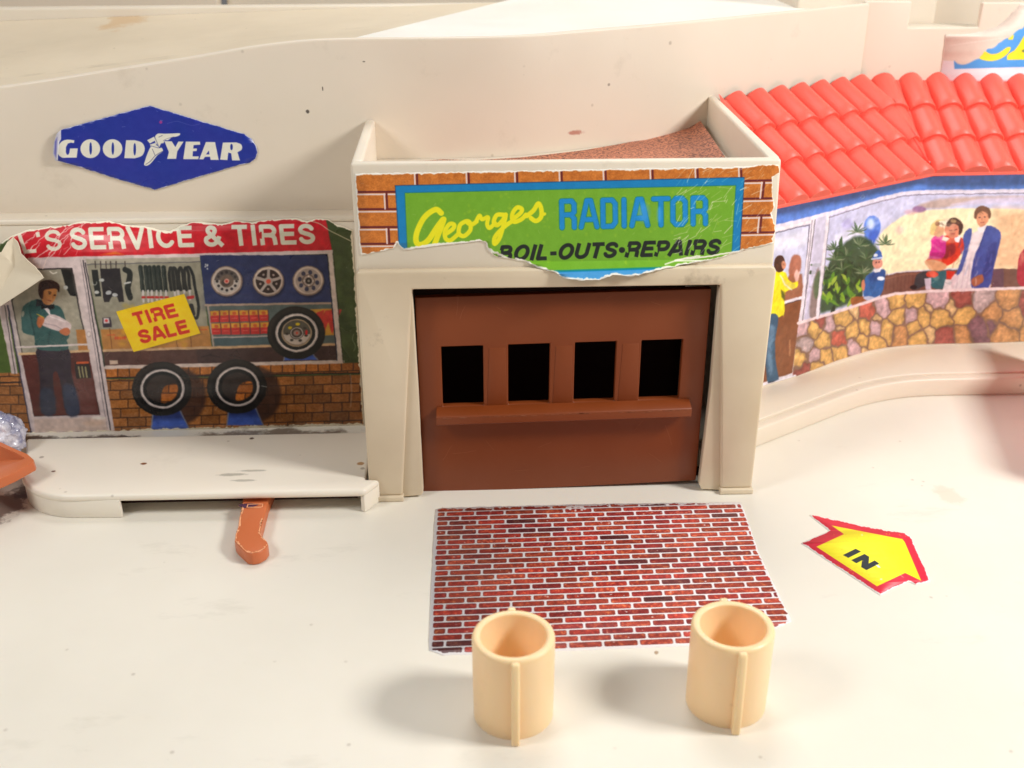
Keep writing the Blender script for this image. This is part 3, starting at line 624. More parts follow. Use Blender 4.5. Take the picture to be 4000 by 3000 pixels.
cv.line(A(smooth([(2108, 770), (2100, 800), (2118, 840), (2108, 870)], 3, False)), 3, (130, 140, 110), .8)
cv.ell(*A([(992, 152)])[0], 20, 12, (238, 230, 210)); cv.ell(*A([(1030, 145)])[0], 26, 8, (236, 228, 208))
for k in range(5): cv.ell(*A([(1230 + random.uniform(-8, 8), 370 + random.uniform(-16, 16))])[0], 3, 4, (200, 200, 200), .8)
cv.edge(out_shop_j, 7, (238, 228, 206), 6)
cv.scratches(50, (30, 1000, 1380, 1680), (230, 220, 210), 8, (4, 22), 1.6, None, .4)
M_shop = print_mat('tyre_shop_print', cv.image('tyre_shop_print'), .26, 1.3)
sticker('picture_sticker', cv, out_shop_j, M_shop, shop, .015)
# curled-back corner of the sticker: blank paper side
bm = bmesh.new()
fl = [(0, 1330), (-60, 1100), (-40, 1000), (5, 985), (38, 935), (60, 925), (78, 945), (98, 1000), (108, 1020), (172, 1085), (90, 1140), (0, 1198)]
fp = []
for i, p in enumerate([(-60, 1230), (-60, 1000), (5, 985), (28, 945), (52, 925), (72, 948), (84, 990), (100, 1008), (140, 1042), (172, 1085), (90, 1140), (0, 1198)]):
    lift = [.2, .25, .2, .1, .03, .12, .22, .3, .38, .45, .4, .3][i]; q = ony(p, 23.25 - lift); fp.append(q)
cen = np.mean(fp, 0) + [0, -.1, 0]; vs = [bm.verts.new(q) for q in fp]; c = bm.verts.new(cen)
c2 = bm.verts.new(ony((60, 1040), 23.25 - .12))
for i in range(len(vs)):
    j = (i + 1) % len(vs); bm.faces.new((vs[i], vs[j], c2))
bmesh.ops.subdivide_edges(bm, edges=bm.edges, cuts=3, use_grid_fill=True)
for v in bm.verts: v.co.y += random.uniform(-.012, .012)
bmesh.ops.solidify(bm, geom=bm.faces[:], thickness=.015)
pk = finish('peeled_corner', bm, M_paper, shop); pk['label'] = 'curled back paper corner showing its blank side'

# blue diamond sign on the upper wall
sign = thing('diamond_sign', (-8, 23.8, 5.6), 'blue diamond sticker sign with winged foot emblem on the back wall', 'sign')
D = T(.3843, 200, 380)
out_d = D([(1000, 82), (1850, 340), (1960, 372), (2040, 425), (2085, 490), (2096, 560), (2075, 625), (2020, 665), (1900, 692), (1055, 942), (560, 798), (60, 630), (38, 560), (45, 450), (70, 360), (108, 325)])
out_dj = jag(out_d, .7, 12, 6)
WP = PathWall([(-20, 23.81), (-2.2, 23.79)])
cv = Canvas(WP, *cv_bounds(WP, out_d), ppc=150, base=(20, 46, 146))
n = vnoise(cv.h, cv.w, 60, 9)[..., None]; cv.img += n * np.array([14, -2, 4], np.float32)
WH = (226, 222, 208)
def slot(x, y, rx=13, ry=62): cv.ell(*D([(x, y)])[0], rx * .3843, ry * .3843, (22, 46, 146))
cv.poly(D(smooth([(240, 436), (170, 426), (112, 448), (80, 510), (88, 575), (128, 608)], 3, False) + [(264, 611), (274, 518), (198, 516), (192, 560), (182, 578), (168, 578), (158, 550), (160, 500), (178, 466), (206, 458), (236, 464)]), WH)
for x in (400, 625): cv.ell(*D([(x, 522)])[0], 100 * .3843, 96 * .3843, WH); slot(x + 3, 520)
cv.poly(D([(762, 436)] + smooth([(850, 436), (925, 462), (952, 525), (925, 592), (850, 620)], 4, False) + [(744, 618)]), WH); slot(850, 528)
cv.poly(D([(1150, 445), (1226, 447), (1262, 505), (1292, 450), (1346, 450), (1282, 550), (1270, 625), (1178, 626), (1196, 556)]), WH)
cv.poly(D([(1368, 450), (1512, 451), (1515, 482), (1448, 486), (1444, 520), (1482, 520), (1478, 546), (1441, 548), (1437, 600), (1500, 600), (1495, 629), (1342, 628)]), WH)
cv.poly([D([(1572, 454), (1665, 455), (1702, 636), (1620, 636), (1613, 604), (1562, 606), (1546, 630), (1504, 630)]), D([(1602, 542), (1607, 580), (1574, 580)])], WH, multi=True)
cv.poly(D([(1744, 460)] + smooth([(1880, 458), (1932, 480), (1936, 530), (1893, 558)], 3, False) + [(1918, 641), (1838, 641), (1828, 570), (1800, 562), (1790, 638), (1716, 633)]), WH); slot(1832, 505, 13, 32)
wing = smooth([(1052, 420), (1062, 388), (1090, 368), (1150, 370), (1230, 368), (1308, 366), (1302, 388), (1262, 402), (1225, 408), (1190, 436), (1155, 438), (1142, 466), (1118, 470), (1095, 512), (1078, 480), (1060, 462)], 3)
cv.poly(D([(975, 436), (1048, 400), (1056, 440), (1004, 470)]), WH); cv.poly(D([(1004, 480), (1062, 462), (1072, 486), (1010, 502)]), WH)
cv.poly(D(wing), WH); cv.line(D(smooth([(1052, 400), (1068, 440), (1098, 512)], 4, False)), 1.6, (40, 46, 110)); cv.line(D([(1095, 405), (1130, 388)]), 1.6, (60, 60, 110)); cv.line(D(smooth([(1140, 440), (1180, 420), (1250, 402)], 3, False)), 1.5, (60, 60, 110), .7)
cv.poly(D(smooth([(1015, 502), (1072, 488), (1098, 516), (1122, 512), (1136, 548), (1080, 590), (1040, 640), (1000, 682), (964, 696), (944, 682), (952, 650), (968, 600), (990, 545)], 3)), WH)
cv.line(D(smooth([(962, 682), (1010, 648), (1060, 592), (1134, 548)], 4, False)), 1.7, (40, 46, 110)); cv.line(D([(1028, 525), (1056, 590)]), 1.5, (60, 60, 110)); cv.line(D([(1004, 490), (1090, 515)]), 1.5, (40, 46, 120))
cv.ell(*D([(1114, 254)])[0], 6, 6, (150, 50, 140)); cv.line(D(smooth([(1180, 268), (1280, 245), (1420, 285), (1510, 270)], 4, False)), 1.6, (110, 116, 190), .6)
cv.poly(D([(110, 322), (112, 420), (96, 450), (82, 560), (86, 632), (30, 640), (20, 440), (60, 330)]), (210, 206, 220)); cv.poly(D([(75, 400), (66, 600), (48, 560), (52, 440)]), (96, 96, 190), .8, 6); cv.line(D([(90, 440), (78, 620)]), 3, (245, 244, 250))
cv.grain(4, 4, 3); cv.scratches(26, (230, 420, 980, 760), (170, 174, 214), 7, (3, 14), 1.5, None, .6)
cv.edge(out_dj, 2.6, (214, 212, 226), 3)
M_dia = print_mat('blue_diamond_print', cv.image('blue_diamond_print'), .3, 1.05)
sticker('sign_sticker', cv, out_dj, M_dia, sign, .015, curl=lambda s, t: .22 * max(0, (WP.inv(D([(330, 500)])[0])[0] - s)) ** 1.6)

# raised platform and its lever
plat = thing('lift_platform', (-6, 20.5, 0), 'raised cream platform with a rounded corner in front of the tyre shop', 'platform')
cx_, cy_, rr = -8.05, 20.85, 1.42
arcp = [(cx_ + rr * math.cos(t), cy_ + rr * math.sin(t)) for t in np.linspace(math.pi, 1.5 * math.pi, 14)]
top = [(-9.85, 21.97)] + arcp + [(-2.18, 19.40), (-1.9, 19.84), (-2.2, 19.86), (-2.2, 21.97)]
slab('top_plate', top, .37, .54, M_plat, plat, .07)
def band(name, pts, z0, z1, th, par):
    pw = PathWall(pts); bk = pw.off(th); bm = bmesh.new()
    prism(bm, [tuple(p) for p in pw.p] + [tuple(p) for p in bk.p[::-1]], lambda p: (p[0], p[1], z1), lambda p: (p[0], p[1], z0))
    return finish(name, bm, M_plat, par, .015, 2)
band('skirt', [(-9.80, 21.95)] + [(x + (.02 if x < -8 else 0), y + .02) for x, y in arcp] + [(-7.12, 19.42)], 0.005, .42, .1, plat)
boxo('under_shade_block', -9.0, -2.4, 20.0, 21.8, .004, .366, M_shade, plat, 0)  # dark block added to stand for the shade under the platform
band('corner_leg', [(-2.2, 19.42), (-1.92, 19.85)], 0.005, .44, .1, plat)

lev = thing('lever', (-4.5, 18.5, 0), 'orange plastic lever with a bent tip sticking out from under the platform', 'lever')
L_ = T(.2412, 850, 1900)
lp = L_([(425, 160), (400, 280), (350, 500), (330, 650), (290, 760), (275, 880), (310, 930), (395, 1012), (470, 1075), (560, 1090), (670, 1068), (770, 1010), (820, 940), (800, 890), (740, 825), (695, 765), (700, 690), (745, 520), (812, 260), (830, 160)])
lq = [onz(p, .27)[:2] for p in lp]; lq[0] = (lq[0][0] - .1, lq[0][1] + .9); lq[-1] = (lq[-1][0] + .1, lq[-1][1] + .9)
slab('handle', [tuple(p) for p in lq], .01, .27, M_orange, lev, .022)
for a, b in ((4, 8), (8, 12), (13, 17), (1, 4)):
    pts = [lq[i] for i in range(a, b + 1)]; bm = bmesh.new()
    rr_ = random.Random(a)
    cpx = np.mean(lq, 0)
    for i in range(len(pts) - 1):
        p, q = np.array(pts[i]), np.array(pts[i + 1]); n_ = 4
        for k in range(n_):
            m0 = p + (q - p) * k / n_; m1 = p + (q - p) * (k + 1) / n_; w0 = rr_.uniform(.02, .06)
            inn = (cpx - m0) / np.linalg.norm(cpx - m0); d_ = (q - p) / np.linalg.norm(q - p); nn = np.array([-d_[1], d_[0]]); nn = nn if nn @ (np.mean(lq, 0) - m0) > 0 or a == 13 and False else -nn
            if a == 13: nn = np.array([-1, 0.])
            vs = [bm.verts.new((*(m0 + nn * .012), .2735)), bm.verts.new((*(m1 + nn * .012), .2735)), bm.verts.new((*(m1 + nn * w0), .2745)), bm.verts.new((*(m0 + nn * w0), .2745))]
            try: bm.faces.new(vs)
            except ValueError: pass
    e = finish('chipped_edge', bm, M_chip, lev); 
ik = onz(L_([(560, 310)])[0], .275)
bm = bmesh.new(); prism(bm, [(ik[0] + .17 * math.cos(t) * (1 + .3 * math.sin(3 * t)) - .08, ik[1] + .09 * math.sin(t)) for t in np.linspace(0, 6.28, 17)[:-1]], lambda p: (*p, .2765), lambda p: (*p, .26)); finish('ink_mark', bm, M_ink, lev)
ik = onz(L_([(605, 315)])[0], .275); bm = bmesh.new()
for s_ in (1, ):
    for (x0, x1, y0, y1) in ((-.16, .16, .05, .07), (-.16, .16, -.07, -.05), (-.16, -.14, -.07, .07), (.14, .16, -.07, .07)):
        prism(bm, [(ik[0] + x0, ik[1] + y0), (ik[0] + x1, ik[1] + y0), (ik[0] + x1, ik[1] + y1), (ik[0] + x0, ik[1] + y1)], lambda p: (*p, .283), lambda p: (*p, .27))
finish('raised_mark', bm, M_chip, lev)

# ================================================================== RADIATOR GARAGE (middle)
gar = thing('garage', (1.9, 20, 0), 'boxy cream radiator garage with open parapet and torn brick sign sticker', 'garage')
upright('front_wall', [(-2.12, 5.0), (5.90, 5.0), (5.84, 7.09), (-2.12, 7.09)], 20.0, 20.2, M_cream, gar, .055)
def pl(pts, z0, z1, nm, mat=M_cream, bev=.05): return slab(nm, pts, z0, z1, mat, gar, bev)
pl([(-2.12, 20.19), (-1.9, 20.19), (-1.94, 23.8), (-2.14, 23.8)], 0, 7.09, 'side_wall')
pl([(5.62, 20.19), (5.86, 20.19), (5.92, 26.25), (5.74, 26.2)], 0, 7.09, 'side_wall')
pl([(-1.92, 20.19), (5.64, 20.19), (5.76, 26.1), (4.2, 25.28), (2.6, 24.55), (1.3, 24.0), (.3, 23.82), (-1.94, 23.76)], 6.1, 6.24, 'roof_floor', bev=0)
fr = [(-2.14, .12), (-2.14, 4.93)] + [(-2.04 - .1 * math.cos(t), 4.96 + .1 * math.sin(t)) for t in (.5, 1.0, 1.5)] + [(5.82, 5.05), (5.90, 5.01), (5.93, 4.93), (5.90, .12), (5.24, .12), (5.06, 2.4), (4.87, 4.67), (-1.08, 4.67), (-1.27, 2.4), (-1.45, .12)]
upright('door_frame', fr, 19.86, 20.03, M_frame, gar, .05)
boxo('foot', -2.16, -1.43, 19.80, 20.06, 0.005, .125, M_frame, gar, .02); boxo('foot', 5.22, 5.92, 19.80, 20.06, 0.005, .125, M_frame, gar, .02)
upright('jamb', [(-1.5, .02), (-1.05, .06), (-1.02, .16), (-1.04, 2.4), (-1.08, 4.6), (-1.14, 4.6), (-1.5, 2)], 19.96, 20.16, M_frame, gar, .02)
upright('jamb', [(5.3, .02), (4.85, .06), (4.80, .16), (4.87, 2.4), (4.865, 4.6), (4.9, 4.6), (5.3, 2)], 19.96, 20.16, M_frame, gar, .02)
# added dark lining: its colour stands for the shade inside the garage
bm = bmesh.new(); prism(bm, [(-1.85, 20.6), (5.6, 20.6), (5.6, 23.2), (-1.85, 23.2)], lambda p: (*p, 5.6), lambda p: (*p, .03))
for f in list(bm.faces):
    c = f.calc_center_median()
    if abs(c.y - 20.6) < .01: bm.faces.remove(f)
finish('shade_lining', bm, M_shade, gar)
boxo('lintel_shade', -1.3, 5.1, 20.21, 20.6, 4.70, 5.5, M_shade, gar, 0)  # same dark colour, standing for shade in the gap above the door
# brown door with four window openings
dx = lambda x, z: x
xs = [-1.05, -.57, .27, .77, 1.61, 2.11, 2.95, 3.45, 4.29, 4.78]; 
def quadface(x0, x1, z0, z1): return [(x0, z0), (x1, z0), (x1, z1), (x0, z1)]
bm = bmesh.new(); zs = [.02, 2.03, 3.36, 4.42]
gx = xs; vt = {}
def gv(i, j, y):
    if (i, j, y) not in vt:
        x = gx[i]; z = zs[j] + (.05 if 0 < j < 3 else .1 if j == 0 else 0.05) * (x - 1.8) / 3.0
        vt[(i, j, y)] = bm.verts.new((x, y, z))
    return vt[(i, j, y)]
holes = {1, 3, 5, 7}
for y, fl_ in ((20.22, False), (20.40, True)):
    for i in range(9):
        for j in range(3):
            if j == 1 and i in holes: continue
            q = [gv(i, j, y), gv(i + 1, j, y), gv(i + 1, j + 1, y), gv(i, j + 1, y)]; bm.faces.new(q[::-1] if fl_ else q)
for e in list(bm.edges):
    if len(e.link_faces) == 1 and abs(e.verts[0].co.y - 20.22) < 1e-4:
        k0 = next(k for k, v in vt.items() if v is e.verts[0]); k1 = next(k for k, v in vt.items() if v is e.verts[1])
        bm.faces.new((e.verts[0], e.verts[1], vt[(k1[0], k1[1], 20.40)], vt[(k0[0], k0[1], 20.40)]))
door = finish('door', bm, M_brown, gar, .022, 2, ang=50)
bm = bmesh.new()
prism(bm, [(20.22, 2.02), (19.92, 1.95), (19.90, 1.93), (19.90, 1.76), (19.93, 1.74), (20.22, 1.72)], lambda p: (-.70, p[0], p[1] - .03), lambda p: (4.50, p[0], p[1] + .06))
shelf = finish('shelf', bm, M_brown, door, .012)
for a0, a1 in ((.27, .77), (1.61, 2.11), (2.95, 3.45)):        # raised ribs beside the openings
    bm = bmesh.new(); dzz = .05 * ((a0 + a1) / 2 - 1.8) / 3
    prism(bm, [(a0 + .07, 1.98 + dzz), (a1 - .03, 1.98 + dzz), (a1 - .05, 3.3 + dzz), (a0 + .12, 3.3 + dzz)], lambda p: (p[0], 20.212, p[1]), lambda p: (p[0], 20.23, p[1]))
    finish('rib', bm, M_brown, door, .02)

# hairline scratches and scuffs on the door and along the shelf edge
M_scr = plastic('scratched_brown', (158, 92, 60), rough=.7, dirt=0, specks=0, sss=0)
def ribbons(name, lines, w, y, mat, par):
    bm = bmesh.new()
    for ln in lines:
        for (x0, z0), (x1, z1) in zip(ln, ln[1:]):
            L = math.hypot(x1 - x0, z1 - z0) + 1e-9; nx, nz = -(z1 - z0) / L * w / 2, (x1 - x0) / L * w / 2
            bm.faces.new([bm.verts.new((x0 - nx, y, z0 - nz)), bm.verts.new((x1 - nx, y, z1 - nz)), bm.verts.new((x1 + nx, y, z1 + nz)), bm.verts.new((x0 + nx, y, z0 + nz))])
    o = finish(name, bm, mat, par, 0, smooth_=False); o['kind'] = 'stuff'; return o
rs = random.Random(17); ls = []
for (x, z, L, a) in ((-.25, 4.0, .42, 1.35), (-.18, 3.92, .3, 1.2), (.55, 4.15, .22, -.6), (3.6, 4.22, .2, -.5), (2.7, 4.3, .12, .4), (4.2, 1.0, .5, 1.9), (-.4, .9, .5, .1), (-.6, .75, .4, .9), (.3, 1.2, .3, -.9), (2.3, .5, .22, .05), (3.4, 1.35, .3, 1.0), (1.4, 1.0, .3, .4), (4.0, .6, .35, 2.4), (.9, .45, .3, .2)):
    p = [(x, z)]; 
    for k in range(5): a += rs.uniform(-.12, .12); x += L / 5 * math.cos(a); z += L / 5 * math.sin(a); p.append((x, z))
    ls.append(p)
ribbons('scratches', ls, .007, 20.216, M_scr, door)
ls = []
for k in range(46):
    x = rs.uniform(-.6, 4.4); z = 1.925 + .09 * (x + .7) / 5.2 - .035 + rs.uniform(-.012, .008); ls.append([(x, z), (x + rs.uniform(.02, .16), z + rs.uniform(-.004, .006))])
ribbons('edge_wear', ls, .011, 19.893, M_scr, door)

G = T(.8137, 1300, 350)
out_g = G([(105, 404), (300, 400), (500, 398), (700, 392), (900, 390), (1100, 386), (1300, 382), (1500, 378), (1700, 374), (1900, 372), (2000, 368), (2050, 362), (2138, 360), (2143, 400), (2112, 420), (2108, 480), (2120, 560), (2106, 590), (2128, 680), (2108, 715), (2118, 735), (2060, 752), (2000, 762), (1850, 810), (1590, 846), (1500, 862), (1420, 876), (1350, 868), (1270, 885), (1190, 888), (1100, 880), (1060, 862), (1000, 850), (900, 820), (780, 800), (745, 770), (735, 735), (705, 725), (640, 736), (500, 748), (340, 772), (310, 735), (290, 762), (200, 782), (135, 798), (128, 740), (115, 560)])
out_gj = jag(out_g, 1.8, 11, 9)
GS = PlaneY(19.995)
cv = Canvas(GS, *cv_bounds(GS, out_g), ppc=130, base=(196, 112, 40))
nn_ = vnoise(cv.h, cv.w, 2.2, 4) + vnoise(cv.h, cv.w, 9, 5); cv.img += (nn_[..., None] - 1) * np.array([26, 22, 14], np.float32)
MR = (98, 22, 30); MW = (226, 206, 206)
def mort(a, b, vert=False):
    o = (11, 0) if vert else (0, 12)
    cv.line(G([a, b]), 8, MR); cv.line(G([(a[0] - o[0], a[1] + o[1]), (b[0] - o[0], b[1] + o[1])]), 6, MW)
for x in (402, 650, 882, 1096, 1307, 1532, 1748, 1957): mort((x, 370), (x + 4, 470), True)
for y in (491, 574, 660, 740): mort((100, y), (330, y - 1))
for y in (440, 526, 607, 689): mort((1960, y - 2), (2150, y - 6))
for a, b in (((258, 500), (262, 572)), ((268, 668), (272, 738)), ((2068, 445), (2060, 520)), ((2055, 612), (2048, 685)), ((560, 500), (560, 560))): mort(a, b, True)
BLU = (0, 124, 186); GRN = (112, 168, 38)
cv.poly(G([(300, 461), (1973, 421), (1945, 880), (325, 925)]), BLU); cv.line(G([(300, 461), (1973, 421), (1945, 880)]), 3, (0, 70, 120)); cv.line(G([(300, 461), (322, 800)]), 3, (0, 70, 120))
cv.poly(G([(345, 495), (1933, 459), (1910, 836), (362, 876)]), GRN); cv.line(G([(345, 495), (1933, 459), (1910, 836), (362, 876), (345, 495)]), 2.5, (0, 110, 110))
cv.poly(G([(1060, 862), (1600, 848), (1600, 900), (1060, 900)]), (70, 150, 210)); cv.line(G([(1060, 857), (1620, 842)]), 4, (0, 130, 130))
rr_ = random.Random(3)
for i in range(140):
    x, y = rr_.uniform(370, 1900), rr_.uniform(490, 840); cv.ell(*G([(x, y)])[0], rr_.uniform(3, 7), rr_.uniform(4, 8), (148, 188, 40), .35, 5)
for w, col, b in ((0, (0, 120, 110), 5.6), (1, (10, 134, 206), 3.4)):
    # squared condensed capitals drawn as strokes
    Q = [np.array(p) for p in G([(1082, 522), (1805, 504), (1805, 656), (1085, 676)])]
    def mq(u, v): q = (Q[0] * (1 - u) + Q[1] * u) * (1 - v) + (Q[3] * (1 - u) + Q[2] * u) * v; return (q[0], q[1])
    lets = {'R': [[(0, 1), (0, 0), (.8, 0), (1, .12), (1, .42), (.8, .52), (0, .52)], [(.75, .52), (1, .68), (1, 1)]], 'A': [[(0, 1), (.38, 0), (.62, 0), (1, 1)], [(.2, .72), (.8, .72)]],
            'D': [[(0, 0), (0, 1), (.75, 1), (1, .85), (1, .15), (.75, 0), (0, 0)]], 'I': [[(.5, 0), (.5, 1)]], 'T': [[(0, 0), (1, 0)], [(.5, 0), (.5, 1)]], 'O': [[(.25, 0), (.75, 0), (1, .14), (1, .86), (.75, 1), (.25, 1), (0, .86), (0, .14), (.25, 0)]]}
    u = 0.0; adv = {'R': .112, 'A': .128, 'D': .118, 'I': .05, 'T': .112, 'O': .118}; wd_ = {'R': .072, 'A': .092, 'D': .072, 'I': .01, 'T': .085, 'O': .072}
    u = .018
    tot = sum(adv[c] for c in 'RADIATOR')
    for ch in 'RADIATOR':
        for st in lets[ch]: cv.line([mq(u / tot * 1.0 + wd_[ch] / tot * x, .09 + y * .82) for x, y in st], 18 + (5 if w == 0 else 0), col)
        u += adv[ch]
cv.ell(*G([(1490, 590)])[0], 22, 36, (70, 160, 235), .6, 22); cv.ell(*G([(1565, 600)])[0], 9, 30, (80, 170, 240), .6, 12)
grot(cv, 'BOIL-OUTS.REPAIRS', G([(806, 748), (1872, 716), (1850, 790), (786, 824)]), (16, 26, 24), 15, .045)
YL = (232, 226, 20)
for st, wd in (([(520, 592), (492, 575), (440, 612), (405, 680), (400, 728), (420, 744), (458, 722), (500, 660), (532, 622), (508, 690), (488, 742)], 22),
               ([(540, 694), (576, 668), (582, 648), (560, 645), (538, 680), (542, 715), (566, 722), (604, 690)], 17),
               ([(636, 632), (610, 650), (605, 690), (630, 702), (660, 672), (656, 636), (640, 632), (664, 648), (690, 632)], 17),
               ([(688, 630), (704, 604), (716, 622), (744, 612), (740, 645), (752, 664), (778, 640)], 16),
               ([(818, 600), (786, 602), (772, 636), (790, 650), (818, 622), (830, 600), (816, 660), (798, 715), (776, 740), (778, 706), (820, 660), (864, 628)], 17),
               ([(862, 622), (900, 592), (906, 572), (882, 566), (860, 600), (868, 634), (904, 622), (926, 600)], 17),
               ([(930, 606), (962, 580), (986, 546), (1000, 575), (998, 612), (974, 630), (950, 616)], 18), ([(998, 605), (1016, 596)], 12)):
    cv.line(G(smooth(st, 5, False)), wd, YL)
cv.grain(4, 6, 3)
cv.scratches(150, (2650, 640, 3000, 1010), (232, 226, 214), 5, (10, 60), 2.6, 2.35, .7); cv.scratches(60, (1400, 690, 2700, 1000), (220, 216, 200), 9, (4, 16), 1.6, None, .35)
cv.line(jag(G([(2118, 733), (1980, 770), (1800, 800), (1640, 818)]), 1.5, 12)[:40], 6, (245, 240, 232), .95); cv.line(G([(1590, 832), (1640, 820), (1800, 818), (1990, 776)]), 4, (240, 234, 226), .9)
cv.line(jag(G([(340, 768), (480, 745), (640, 732), (705, 722)]), 2, 8)[:30], 10, (236, 238, 226), .95); cv.line(jag(G([(705, 722), (745, 765), (850, 815), (960, 850)]), 2.5, 9)[:34], 9, (230, 228, 220), .95)
cv.line(jag(G([(1000, 858), (1100, 880), (1190, 886)]), 1.5, 9)[:20], 6, (240, 238, 232), .9)
cv.edge(out_gj, 6.5, (238, 233, 224), 8)
M_sign = print_mat('radiator_sign_print', cv.image('radiator_sign_print'), .34, 1.12)
sg = sticker('sign_sticker', cv, out_gj, M_sign, gar, .012, curl=lambda s, t: 1.15 * max(0, 5.16 - t) if 1.0 < s < 5.0 else .0); sg['label'] = 'torn brick and green radiator sign sticker'

# speckled brown roofing paper lying on the garage roof
k = NT('speckled_roof_print'); n1 = k.ramp(k.noise(1500, 2, .7), .38, .56); c_ = k.mix(n1, lin((96, 54, 44)), lin((216, 138, 104))); c_ = k.mix(k.mul(k.ramp(k.noise(60, 3), .4, .7), .4), c_, lin((150, 96, 80))); k.l(c_, k.b.inputs['Base Color']); k.b.inputs['Roughness'].default_value = .6; M_roofp = k.m
rp = [(-1.2, 20.25, 6.255), (1.5, 20.25, 6.255), (3.5, 20.25, 6.255), (5.45, 20.25, 6.27)]
edge_pts = [(2736, 472, 6.52, 26.0), (2690, 500, 6.40, 0), (2620, 520, 6.33, 0), (2520, 543, 6.26, 0), (2400, 566, 6.26, 0), (2276, 587, 6.26, 0), (2150, 602, 6.26, 0), (2032, 615, 6.26, 0), (1850, 626, 6.26, 0), (1730, 622, 6.26, 0), (1640, 628, 6.26, 0)]
for (px_, py_, z_, yy) in edge_pts:
    q = ony((px_, py_), yy) if yy else onz((px_, py_), z_); rp.append((q[0], min(q[1], 26.0), max(q[2], 6.255)))
bm = bmesh.new(); vs = [bm.verts.new(p) for p in rp]
for a, b, c in tessellate_polygon([[Vector((p[0], p[1], 0)) for p in rp]]): bm.faces.new((vs[a], vs[b], vs[c]))
finish('roofing_paper', bm, M_roofp, gar)

# ================================================================== RESTAURANT (right)
rest = thing('restaurant', (10, 25, 0), 'restaurant front with red tiled roof and picture of diners behind glass', 'restaurant')
rp_ = [(4.9, 22.67), (5.95, 23.28), (7.2, 24.0), (9.9, 25.57)] + smooth([(10.4, 25.84), (10.9, 26.08), (11.4, 26.24), (12.0, 26.32), (12.8, 26.36)], 3, False) + [(24, 26.7)]
RW = PathWall(rp_)
strip_wall('front_wall', RW, .3, lambda s: 5.45, .2, M_cream, rest, 0)
kerb_pts = [(5.0, 20.95), (6.51, 21.86), (9.0, 23.48)] + smooth([(9.6, 23.83), (10.2, 24.08), (10.9, 24.26), (11.6, 24.32)], 3, False) + [(24, 24.36)]
pv = thing('pavement', (10, 24, 0), 'raised cream pavement kerb curving in front of the restaurant', 'kerb')
KW = PathWall(kerb_pts); ib = KW.off(.28)
bm = bmesh.new(); prism(bm, [tuple(p) for p in KW.p] + [tuple(p) for p in ib.p[::-1]], lambda p: (*p, .47), lambda p: (*p, 0)); finish('kerb', bm, M_cream, pv, .045)
bm = bmesh.new(); prism(bm, [tuple(p) for p in ib.p] + [tuple(p) for p in RW.off(.05).p[::-1]], lambda p: (*p, .51), lambda p: (*p, 0)); finish('walkway', bm, M_cream, pv, .03)

R5 = T(.663, 2800, 700)
bot = [(190, 1240), (265, 1216), (370, 1188), (480, 1155), (600, 1110), (700, 1070), (800, 1038), (900, 1008), (1000, 990), (1050, 985), (1250, 970), (1500, 965), (1810, 955), (2100, 950)]
top5 = [(2100, -40), (1810, -30), (1200, -10), (1000, 20), (600, 110), (370, 150), (190, 190)]
out_r = R5(bot + top5)
RS = RW.off(-.01)
cv = Canvas(RS, *cv_bounds(RS, out_r), ppc=110, base=(206, 200, 226))
LAV = (196, 196, 226); FRM = (222, 214, 224)
cv.poly(R5([(100, 0), (2200, -60), (2200, 70), (1200, 75), (900, 132), (600, 218), (100, 330)]), (86, 128, 212)); cv.poly(R5([(900, 20), (2200, -60), (2200, 60), (1200, 66), (1000, 100)]), (92, 136, 220), .7, 20)
# interior
cv.poly(R5([(640, 220), (1130, 90), (2200, 80), (2200, 640), (1250, 660), (600, 830)]), LAV)
cv.poly(R5(smooth([(960, 330), (1060, 240), (1180, 190), (1480, 170), (1810, 178), (2200, 180), (2200, 540), (1620, 525), (1300, 530), (1060, 548), (950, 560), (960, 440)], 3)), (238, 226, 186), 1, 6)
cv.poly(R5([(1640, 180), (2200, 180), (2200, 540), (1620, 530)]), (222, 170, 130), .8, 50)
cv.poly(R5(smooth([(1180, 160), (1300, 120), (1500, 105), (1810, 100), (1810, 125), (1500, 140), (1300, 172)], 3)), (186, 160, 150), .9, 12); cv.poly(R5([(1380, 150), (1560, 112), (1810, 105), (1810, 140)]), (206, 196, 224), .9, 10)
cv.ell(*R5([(1190, 178)])[0], 26, 13, (140, 96, 140), .9, 8); cv.ell(*R5([(1140, 195)])[0], 24, 10, (190, 140, 150), .6, 10); cv.ell(*R5([(1075, 300)])[0], 16, 16, (240, 180, 176), .6, 14); cv.ell(*R5([(1380, 260)])[0], 40, 14, (236, 206, 200), .6, 14)
cv.ell(*R5([(770, 270)])[0], 22, 24, (170, 160, 220), .6, 14); cv.poly(R5([(690, 330), (900, 250), (900, 300), (700, 390)]), (228, 228, 242), .7, 12)
cv.poly(R5([(960, 575), (1060, 552), (1300, 535), (1620, 528), (2200, 530), (2200, 650), (1250, 660), (960, 710)]), (112, 74, 62))
for x in range(1000, 1200, 22): cv.line(R5([(x, 560), (x - 6, 660)]), 2.5, (84, 52, 46), .6, 4)
cv.line(R5([(980, 590), (1100, 562), (1240, 552)]), 4, (150, 104, 84), .8, 4); cv.poly(R5([(1620, 530), (1690, 528), (1690, 640), (1620, 642)]), (98, 68, 80))
# balloon
cv.poly(R5(smooth([(905, 395), (870, 340), (865, 270), (890, 225), (925, 218), (958, 245), (962, 300), (935, 360)], 4)), (86, 124, 214), 1, 4); cv.ell(*R5([(905, 262)])[0], 14, 20, (210, 226, 246), .9, 14); cv.poly(R5(smooth([(905, 395), (890, 330), (925, 300), (955, 310), (932, 365)], 3)), (50, 86, 190), .7, 12)
